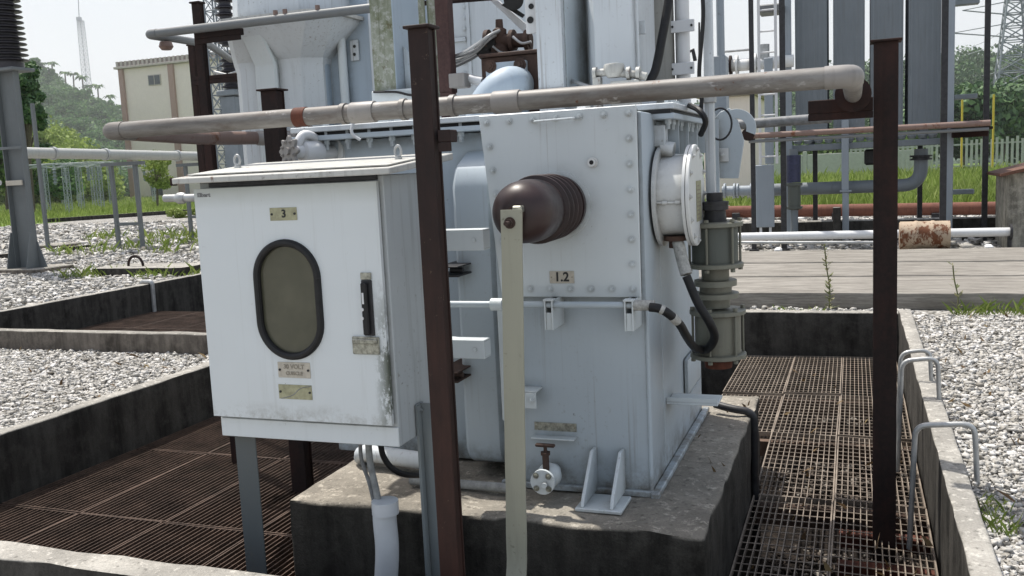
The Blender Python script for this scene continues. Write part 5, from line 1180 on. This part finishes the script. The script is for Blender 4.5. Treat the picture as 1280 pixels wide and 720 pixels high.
for i,(p0,p1,p2) in enumerate((((1205,62),(1235,50),(1270,28)),((1210,68),(1240,58),(1268,45)),((1236,88),(1250,84),(1268,70)),((1200,95),(1240,92),(1290,60)))):
    o=one('power_line','lattice',['upper','second','lowest','sagging'][i]+' power line leading to the lattice pylon','power line',lambda b:tube(b,bez([PY(*p0,140),PY(*p1,128),PY(*p2,115)],12),.035,4,False))
Y=260; t=thing('radio_mast','slender guyed radio mast far beyond the left hill','mast',(PY(105,110,Y).x,Y,GZ))
b=BM(); lattice(b,PY(104,60,Y).x,Y,PY(107,150,Y).z,PY(100,26,Y).z,1.1,.8,22,.10); obj('lattice_body',b,'lattice',t,flat=True)
b=BM(); q=PY(99,26,Y); cyl(b,q,q+V(0,0,1.2),.9,seg=10); cyl(b,q,PY(97,-20,Y),.16,seg=5); obj('antenna',b,'lattice',t)
# lattice post + insulator beyond the flared bay
Y=13; t=thing('lattice_post','slim grey lattice post behind the black posts at left','lattice post',(PY(272,150,Y).x,Y,GZ))
b=BM(); lattice(b,PY(277,120,Y).x,Y,GZ,PY(270,-40,Y).z,.11,.11,22,.016); obj('lattice_body',b,'lattice2',t,flat=True)
Y=11.5
def insulator(b,p0,z1,r,n,r2=None):
    h=z1-p0.z; prof=[]
    for k in range(n):
        z=h*k/n; d=h/n; rr=r+((r2 or r)-r)*k/n; prof+=[(z,rr*.62),(z+d*.30,rr*.62),(z+d*.42,rr),(z+d*.55,rr),(z+d*.8,rr*.66)]
    lathe(b,p0,(0,0,1),prof,20)
t=thing('surge_arrester','dark ribbed insulator column standing behind the flared bay','insulator',(PY(287,150,Y).x,Y,GZ))
b=BM(); p=PY(285,62,Y); insulator(b,PY(285,58,Y),PY(280,-30,Y).z,.14,10); insulator(b,PY(290,112,Y),PY(286,66,Y).z,.15,7); obj('ribbed_stack',b,'porcdark',t)
b=BM(); p=PY(290,116,Y); box(b,p.x-.16,p.x+.16,Y-.16,Y+.16,p.z-.05,p.z+.03,.01); box(b,p.x-.12,p.x+.12,Y-.12,Y+.12,GZ,p.z-.06,.01); obj('pedestal',b,'lattice2',t)
b=BM(); tube(b,[PY(268,90,11.2),PY(284,94,11.2),PY(300,88,11.2)],.02,8); obj('earth_wire',b,'galv',t)
# ================================================================ LEFT COLUMN
t=thing('insulator_column','grey steel column carrying a dark ribbed insulator at the left edge','column',tuple(PZ(38,341,GZ)))
Y=12.8; P=PZ(38,341,GZ); Y=P.y; X0=PY(22,330,Y).x; X1=PY(52,330,Y).x; zc=PY(10,90,Y).z; 
ax0=PY(5,200,Y).x; 
m_=(PY(21,330,Y).x+PY(53,330,Y).x)/2; hw_=.235
b=BM(); box(b,m_-hw_,m_+hw_,Y,Y+.02,GZ+.1,zc,.003); box(b,m_-hw_,m_-hw_+.02,Y-.10,Y-.001,GZ+.1,zc,.003); box(b,m_+hw_-.02,m_+hw_,Y-.10,Y-.001,GZ+.1,zc,.003)
obj('column_shaft',b,'column',t)
b=BM(); box(b,m_-hw_-.08,m_+hw_+.10,Y-.2,Y+.3,zc,zc+.06,.01); zz=PY(15,185,Y).z; box(b,m_-hw_-.03,m_+hw_+.03,Y-.13,Y-.101,zz-.03,zz+.02,.004); obj('cap_plate',b,'column',t)
b=BM(); z=PY(25,228,Y).z; box(b,m_-hw_+.02,m_+hw_-.06,Y-.125,Y-.101,z-.05,z+.04,.003); obj('yellow_band',b,'brass2',t,label='faded yellow band')
b=BM()
for s in (-1,1): x=m_+s*hw_; prism(b,[(x-.008,Y-.1,GZ+.1),(x-.008,Y-.1,GZ+.75),(x-.008,Y-.13,GZ+.75),(x-.008,Y-.28,GZ+.14),(x-.008,Y-.28,GZ+.1)],(.016,0,0)); prism(b,[(x,Y+.0,GZ+.1),(x,Y+.0,GZ+.6),(x+s*.18,Y+.0,GZ+.12),(x+s*.18,Y+.0,GZ+.1)],(0,.016,0))
obj('foot_gusset',b,'column',t)
b=BM(); box(b,m_-.62,m_+.55,Y-.35,Y+.5,GZ-.05,GZ+.105,.015); obj('footing',b,'curb2',t)
b=BM(); p=V(m_-.0,Y+.05,zc+.06); insulator(b,p+V(0,0,.1),p.z+2.2,.34,22,.26); lathe(b,p,(0,0,1),[(0,.25),(.1,.25)],20); obj('ribbed_stack',b,'porcdark',t)
b=BM(); q=PZ(59,313,GZ); box(b,q.x-.04,q.x+.04,q.y,q.y+.08,GZ,zc,.004); obj('rear_leg',b,'column',t)
b=BM(); tube(b,[V(m_-2.4,Y-.25,PY(10,228,Y).z),V(m_-hw_+.02,Y-.25,PY(10,228,Y).z)],.05,10); obj('side_pipe',b,'white',t)
q=PZ(57,313,GZ); bb('column_footing','curb2','small concrete footing behind the grey steel column','footing',q.x-.45,q.x+.4,q.y,q.y+.8,GZ-.05,GZ+.13,.02)
# manhole slab with ring
q0=PZ(116,347,GZ); q1=PZ(236,345,GZ)
t=thing('trench_lid','concrete trench lid with an iron lifting ring on the gravel','lid',(q0.x+1,q0.y,GZ))
b=BM(); rbox(b,q0.x,q1.x,q0.y,q0.y+.75,GZ-.05,GZ+.155,bv=.012,step=.3); obj('lid_slab',b,'curb',t)
b=BM(); c=V(PY(170,335,q0.y+.3).x,q0.y+.3,GZ+.155); tube(b,[c+V(math.cos(R_(a))*.155,0,math.sin(R_(a))*.17+.0) for a in range(0,181,12)],.022,10); obj('lifting_ring',b,'rust',t)
# thin kerb lines in far left gravel
for i,(p0,p1) in enumerate((((-40,326),(132,307)),((60,277),(245,264.5)))):
    a=PZ(*p0,GZ+.05); c=PZ(*p1,GZ+.05)
    d=(c-a).normalized(); n=V(-d.y,d.x,0)*.06
    o=one('edging_kerb','curb',['low dark edging kerb crossing the left gravel','low dark edging kerb along the green grass at left'][i],'kerb',lambda b:prism(b,[tuple(a-n+V(0,0,-.1)),tuple(a+n+V(0,0,-.1)),tuple(c+n+V(0,0,-.1)),tuple(c-n+V(0,0,-.1))],(0,0,.17 if i==0 else .24)))
# pipeline left
t=thing('overhead_pipeline','long pale pipeline on stands running back across the left gravel','pipeline',(-16,24,GZ))
a=PX(30,191,-16); c=PX(262,195.5,-16); b=BM(); tube(b,[a,c],.115,18); obj('pipe_run',b,'agedwhite',t)
for px in (65,130,220):
    q=PX(px,191,-16); b=BM(); 
    u_=(c-a).normalized(); lathe(b,a+u_*((q.y-a.y)/u_.y),u_,[(0,.115),(0,.14),(.06,.14),(.06,.115)],18,False); obj('coupling',b,'galv',t)
for px in (152,244):
    u_=(c-a); q=a+u_*((PX(px,191,-16).y-a.y)/u_.y); b=BM()
    for s in (-.35,.35): box(b,q.x+s-.04,q.x+s+.04,q.y-.04,q.y+.04,GZ,q.z-.25)
    box(b,q.x-.6,q.x+.6,q.y-.06,q.y+.06,q.z-.25,q.z-.17); box(b,q.x-.35,q.x+.35,q.y-.03,q.y+.03,.9,.97); obj('pipe_stand',b,'column',t)
# short pipe left of cabinet at (205-243,247)
o=one('short_pipe','galv','short horizontal pipe with a fitting just left of the cabinet','pipe',lambda b:[tube(b,[PY(206,248,5.9),PY(252,247,5.9)],.030,14),lathe(b,PY(221,248,5.9),(1,0,0),[(0,.035),(.02,.045),(.06,.045),(.08,.035)],14)])
# far switchyard frames
for i,(px,Y) in enumerate(((112,52),(128,60),(70,46),(88,66),(182,64))):
    q=PY(px,235,Y); lab=['first','second','third','fourth','fifth'][i]
    t=thing('switchyard_frame',['pale lattice frame in the far switchyard below the pipeline','bluish lattice frame right of the pale one in the far switchyard','far switchyard frame close to the grey steel column','farthest switchyard frame between the columns','switchyard frame in front of the cream building'][i],'frame',(q.x,Y,GZ))
    b=BM(); zt=PY(px,203+i,Y).z
    for s in (-.9,.9): lattice(b,q.x+s,Y,GZ,zt,.14,.14,7,.03)
    lattice(b,q.x,Y,zt-.25,zt,1.2,1.2,1,.04)
    obj('lattice_body',b,'lattice',t,flat=True)
    b=BM()
    for s in (-.9,0,.9): insulator(b,V(q.x+s,Y,zt-1.3),zt-.25,.13,5)
    obj('insulator_stack',b,'lattice2',t)
# ================================================================ BUILDING
Y=88
bd=thing('cream_building','two storey cream building with red brown pilasters and striped parapet','building',tuple(PY(215,248,Y)))
x0=PY(157,160,Y).x; x1=PY(330,160,Y).x+6; zt=PY(157,86,Y).z; zp=PY(157,77,Y).z
b=BM(); box(b,x0,x1,Y,Y+12,GZ-1.5,zt,.05); obj('wall',b,'cream',bd)
b=BM(); box(b,x0-.5,x1+.5,Y-.5,Y+12.5,zt+.001,zt+.25,.03); obj('cornice',b,'parapet',bd)
b=BM(); box(b,x0-.25,x1+.25,Y-.25,Y+12.25,zt+.2505,zp,.03); n=0
obj('parapet',b,'banddark',bd)
b=BM(); x=x0-.2
while x<x1: box(b,x,x+.28,Y-.36,Y-.251,zt+.30,zp+.02); x+=.62
obj('parapet_fins',b,'parapet',bd,flat=True)
def wf(px): return PY(px,160,Y).x
for p0,p1 in ((156.5,162),(218,224.5)):
    b=BM(); box(b,wf(p0),wf(p1),Y-.3,Y-.001,GZ-1.4,zt-.01,.02); obj('pilaster',b,'band',bd)
b=BM(); box(b,wf(214),wf(217.5),Y-.12,Y-.001,GZ-1.4,zt-.01,.02); obj('downpipe',b,'cream',bd)
for (p0,p1,y0_,y1_) in ((185,202,94,106),(253,262,88,95),(186,203,265,240),(188,203,262,222)):
    if y0_>y1_: continue
    a=PY(p0,y0_,Y); c=PY(p1,y1_,Y); b=BM(); box(b,a.x,c.x,Y-.10,Y-.002,c.z,a.z,.02); w_=obj('window',b,'parapet',bd)
    b=BM(); mx=(a.x+c.x)/2; box(b,a.x+.1,mx-.05,Y-.12,Y-.101,c.z+.1,a.z-.1); box(b,mx+.05,c.x-.1,Y-.12,Y-.101,c.z+.1,a.z-.1); obj('pane',b,'winglass',w_)
b=BM(); a=PY(187,218,Y); c=PY(204,244,Y); box(b,a.x,c.x,Y-.06,Y-.002,c.z,a.z,.02); obj('door',b,'winglass',bd)
b=BM(); z=PY(180,200,Y).z; box(b,x0+.01,x1-.01,Y-.10,Y-.001,z,z+.25,.02); obj('floor_band',b,'parapet',bd)
# ================================================================ HILLS & TREES
def leafquads(cs,rs,n,size,flat=.75):
    """cs (m,3) centres, rs (m,) radii -> leaf quads spread in shells"""
    m=len(cs); k=np.repeat(np.arange(m),n); N_=m*n
    d=rng.normal(size=(N_,3)); d/=np.linalg.norm(d,axis=1)[:,None]
    r=rs[k]*rng.uniform(.45,1.08,N_)**.5
    p=cs[k]+d*r[:,None]*np.array([1,1,flat])
    nrm=d+rng.normal(size=(N_,3))*.55; nrm/=np.linalg.norm(nrm,axis=1)[:,None]
    u=np.cross(nrm,rng.normal(size=(N_,3))); u/=np.linalg.norm(u,axis=1)[:,None]; w=np.cross(nrm,u)
    s=(size*rng.uniform(.5,1.4,N_))[:,None]
    q=np.stack([p-u*s,p-w*s*.6,p+u*s,p+w*s*.6],1).reshape(-1,3)
    return q,(np.arange(N_)*4)[:,None]+np.array([[0,1,2,3]])
def hill(name,gx,gy,hf):
    b=BM(); vs=[[b.verts.new((x,y,hf(x,y))) for x in gx] for y in gy]
    for r0,r1 in zip(vs,vs[1:]):
        for i in range(len(gx)-1): b.faces.new((r0[i],r0[i+1],r1[i+1],r1[i]))
    return struct(name,b,'hill')
def lin(a,b_,n): return [a+(b_-a)*i/(n-1) for i in range(n)]
def sm(t): t=max(0,min(1,t)); return t*t*(3-2*t)
# right hill: ridge height so it tops at px y~68 around 1200-1280 at Y 170
hr=PY(1235,72,180).z
def h_right(x,y): return GZ-.3+ (hr-3)*sm((y-85)/95)*(.95+.16*mnoise.noise(V(x*.02,y*.02,0)))*sm((x+60)/60)
hill('hill',lin(-60,140,40),lin(80,240,24),h_right)
hl=PY(60,84,170)
def h_left(x,y):
    u=(x-y*-1.19) # lateral offset from ray toward px ~ 0
    px=proj((x,y,GZ))[0]
    top=max(0,hl.z*(1-max(0,(px-40)*.0045))*(.8 if px<0 else 1))
    return GZ-.5+top*sm((y-108)/62)*(.95+.2*mnoise.noise(V(x*.02,y*.02,5)))
hill('hill',lin(-330,-90,50),lin(104,230,22),h_left)
def wood(name,label,mat,pts,n,size,r0,r1,flat=.85):
    cs=np.array([p[:3] for p in pts]); rs=np.array([p[3] for p in pts])
    # several sub clumps per tree
    m=6; sc=[];sr=[]
    for c,r in zip(cs,rs):
        for k in range(m):
            d=rng.normal(size=3); d/=np.linalg.norm(d); sc.append(c+d*r*.55*np.array([1,1,.8])); sr.append(r*rng.uniform(.35,.6))
    q,f=leafquads(np.array(sc),np.array(sr),n,size,flat)
    o=nmesh(name,q,f,mat); tag(o,label,'woods',kind='stuff'); return o
pts=[]
for i in range(620):
    y=rng.uniform(84,200); x=rng.uniform(-40,75)*y/130; r=rng.uniform(1.8,3.8)
    if proj((x,y,5))[0]>1400 or proj((x,y,5))[0]<880: continue
    pts.append((x,y,h_right(x,y)+r*.8,r))
wood('hill_woods','hazy green wood covering the hill at right','farwood',pts,42,.34,1,1)
pts=[]
for i in range(900):
    y=rng.uniform(108,190); px=rng.uniform(-60,270); p=PY(px,200,y); r=rng.uniform(1.6,3.2)*(1 if px<170 else .7)
    z=h_left(p.x,y); pts.append((p.x,y,z+r*.8,r))
for i in range(70):
    px=rng.uniform(-20,170); Yc=rng.uniform(165,178); p=PY(px,200,Yc); r=rng.uniform(1.2,2.6); z=h_left(p.x,Yc)
    for k in range(3): pts.append((p.x+rng.normal(0,.5),Yc,z+r*.6+k*r*rng.uniform(.4,.9),r*(1-.22*k)))
wood('hill_woods','hazy blue green wood covering the left hill','ridge',pts,40,.34,1,1)
pts=[]
for i in range(260):
    y=rng.uniform(70,100); px=rng.uniform(-40,138); p=PY(px,200,y); r=rng.uniform(2.0,3.4)*(1.25-.75*max(0,px)/150)
    pts.append((p.x,y,GZ+r*.4+rng.uniform(0,1)*max(0,8.0-(px-40)*.055)*y/85,r))
wood('bush_bank','bright yellow green scrub at the foot of the left hill','yleaf',pts,70,.20,1,1)
pts=[]
for i in range(60):
    y=rng.uniform(66,78); px=rng.uniform(985,1150); p=PY(px,200,y); r=rng.uniform(1.0,1.9); pts.append((p.x,y,GZ+r*.9,r))
wood('scrub','dark green scrub seen under the cooling radiators','nearleaf',pts,60,.16,1,1)
def tree(name,label,x,y,z0,h,r,mat,n=160,size=.15,cat='tree',group=None,clumps=16,flat=.8,tr=.10):
    t=thing(name,label,cat,(x,y,z0),group)
    b=BM(); tip=V(x+rng.normal(0,.05)*h,y,z0+h*.85); pts_=bez([V(x,y,z0),V(x+.03*h,y,z0+h*.4),tip],8)
    tube(b,pts_,1,8,True,[tr*h*.25*(1-.8*i/(len(pts_)-1)) for i in range(len(pts_))])
    cs=[];rs=[]
    for k in range(clumps):
        a=rng.uniform(0,6.28); q=rng.uniform(0,1)**.6; zz=z0+h*rng.uniform(.42,1.0); rr=r*q*math.sqrt(max(.1,1-((zz-z0)/h-.62)**2/.2))
        c=V(x+math.cos(a)*rr,y+math.sin(a)*rr,zz); cs.append(c[:]); rs.append(r*rng.uniform(.28,.5))
        st=pts_[len(pts_)//2]; tube(b,[st,(st+c)/2+V(0,0,.03*h),c],1,5,False,[tr*h*.10,tr*h*.06,tr*h*.02])
    obj('trunk',b,'bark',t)
    q,f=leafquads(np.array(cs),np.array(rs),n,size,flat); q=q-np.array([x,y,z0]); o=nmesh('crown',q,f,mat); o.parent=t; return t
p=PZ(36,262,GZ); Y=48; q=PY(38,250,Y); tree('leafy_tree','bright green tree just right of the dark ribbed insulator at left',q.x,Y,GZ,PY(38,82,Y).z-GZ,1.7,'farwood',260,.16,clumps=24)
Y=50; q=PY(196,250,Y); tree('young_tree','small bright green tree in front of the cream building door',q.x,Y,GZ,PY(196,196,Y).z-GZ+.3,1.2,'grass',160,.11,clumps=14)
Y=56; q=PY(8,250,Y); tree('leafy_tree','shady tree mostly hidden behind the grey steel column',q.x,Y,GZ,6.5,3.2,'nearleaf',220,.22,clumps=22)
Y=60; q=PY(62,250,Y); tree('leafy_tree','dusty tree below the pipeline right of the steel column',q.x,Y,GZ,3.6,2.6,'ridge',200,.18,clumps=18)
Y=34; q=PY(232,255,Y)
pts=[(PY(232+dx,255,34).x,34+dx*.05,GZ+.2,.35) for dx in (-8,-2,5,10)]
wood('low_shrub','low leafy shrubs at the grass edge left of the cabinet','grass',pts,60,.06,1,1)
Y=64
for i,(px,hh,r) in enumerate(((1205,100,3.2),(1252,96,3.6),(1225,130,2.6),(1276,120,3.0))):
    q=PY(px,205,Y+8+i*3); tree('hillside_tree',['pale green tree beside the frame post before the hill','broad tree under the lattice pylon','rounded tree behind the lone black post','tree at the right edge above the kiosk'][i],q.x,Y+8+i*3,GZ,PY(px,hh+22,Y+8+i*3).z-GZ,r,'farwood',260,.24,clumps=24)
for i,px in enumerate((53,68,83,93,112,122,136,149,104)):
    Y=176; base=PY(px,120,Y); z0=h_left(base.x,Y)+1; top=PY(px,[80,79,91,93,108,108,121,133,97][i],Y).z
    t=thing('palm_tree',['palm with a tall crown above the scrub','second palm from the left on the ridge','slim palm on the ridge left of the mast','short palm just left of the mast','palm right below the mast','palm standing clear against the sky','broad palm on the right slope of the ridge','lowest palm near the cream building','palm directly behind the mast'][i],'palm',(base.x,Y,z0),'palms on the left ridge')
    b=BM(); x=base.x; tube(b,[V(x,Y,z0),V(x+.3,Y,top)],.16,6); obj('trunk',b,'bark',t)
    b=BM(); c=V(x+.3,Y,top)
    for k in range(24):
        a=k*2.4+random.uniform(0,.5); L=random.uniform(1.1,2.3); d=V(math.cos(a),math.sin(a),0); s=V(-d.y,d.x,0)*.38
        u=random.uniform(.1,.8); p0=c; p1=c+d*L*.5+V(0,0,L*.30*u); p2=c+d*L+V(0,0,-L*.45+u)
        v=[b.verts.new(q_) for q_ in (p0-s*.2,p0+s*.2,p1+s,p2,p1-s)]; b.faces.new(v)
    obj('crown',b,'ridge',t,flat=True)
# ================================================================ HOOPS on kerbs
def hoop(label,y,xi,xo,zt,zi,zo,lean=0,r=.0125,mat='galv'):
    b=BM(); tube(b,arc([(xi-.005,y+lean,zi),(xi+.015,y,zt-.02),(xo-.015,y,zt),(xo,y-lean*.3,zo)],.055,6),r,12); o=obj('steel_hoop',b,mat); return tag(o,label,'hoop','steel hoops over the right kerb')
def hz(px,py,Y): return PY(px,py,Y)
hoop('galvanised steel hoop over the right kerb, nearest the camera',4.42,.235,.505,PY(1180,528,4.42).z,-.02,GZ-.03,.02)
hoop('galvanised steel hoop over the right kerb, middle of the three',5.55,.228,.44,PY(1150,447,5.55).z,-.02,GZ-.03)
hoop('galvanised steel hoop over the right kerb, farthest of the three',5.98,.24,.43,PY(1145,437,5.98).z,-.02,GZ-.03)
p=PX(185,365,-9.46); b=BM(); tube(b,arc([(-9.38,p.y,.0),(-9.37,p.y,.45),(-9.56,p.y,.45),(-9.56,p.y,.28)],.05),.03,10); o=obj('steel_hoop',b,'galv'); tag(o,'bent grey pipe over the kerb of the far left pit','hoop')
# rusty angle under near right grates
for i,y in enumerate((3.95,4.25,4.62)): bb('rusty_angle','rust2','rusty steel angle under the open grating, '+['nearest of three','middle of three by the post foot','farthest of three'][i],'angle',-.08,.33,y,y+.07,-.12,-.05,.004)
# ================================================================ HUMID HAZE over the far ground
hm=bpy.data.materials.new('haze'); hm.use_nodes=True; ht=hm.node_tree; ht.nodes.remove(ht.nodes['Principled BSDF'])
vs=ht.nodes.new('ShaderNodeVolumeScatter'); vs.inputs['Density'].default_value=.0011; vs.inputs['Anisotropy'].default_value=.2; vs.inputs['Color'].default_value=(.93,.97,1,1)
ht.links.new(vs.outputs[0],ht.nodes['Material Output'].inputs['Volume'])
M['haze']=hm; b=BM(); box(b,-600,500,44,420,-2,75); struct('haze',b,'haze',True)
cd.dof.use_dof=False
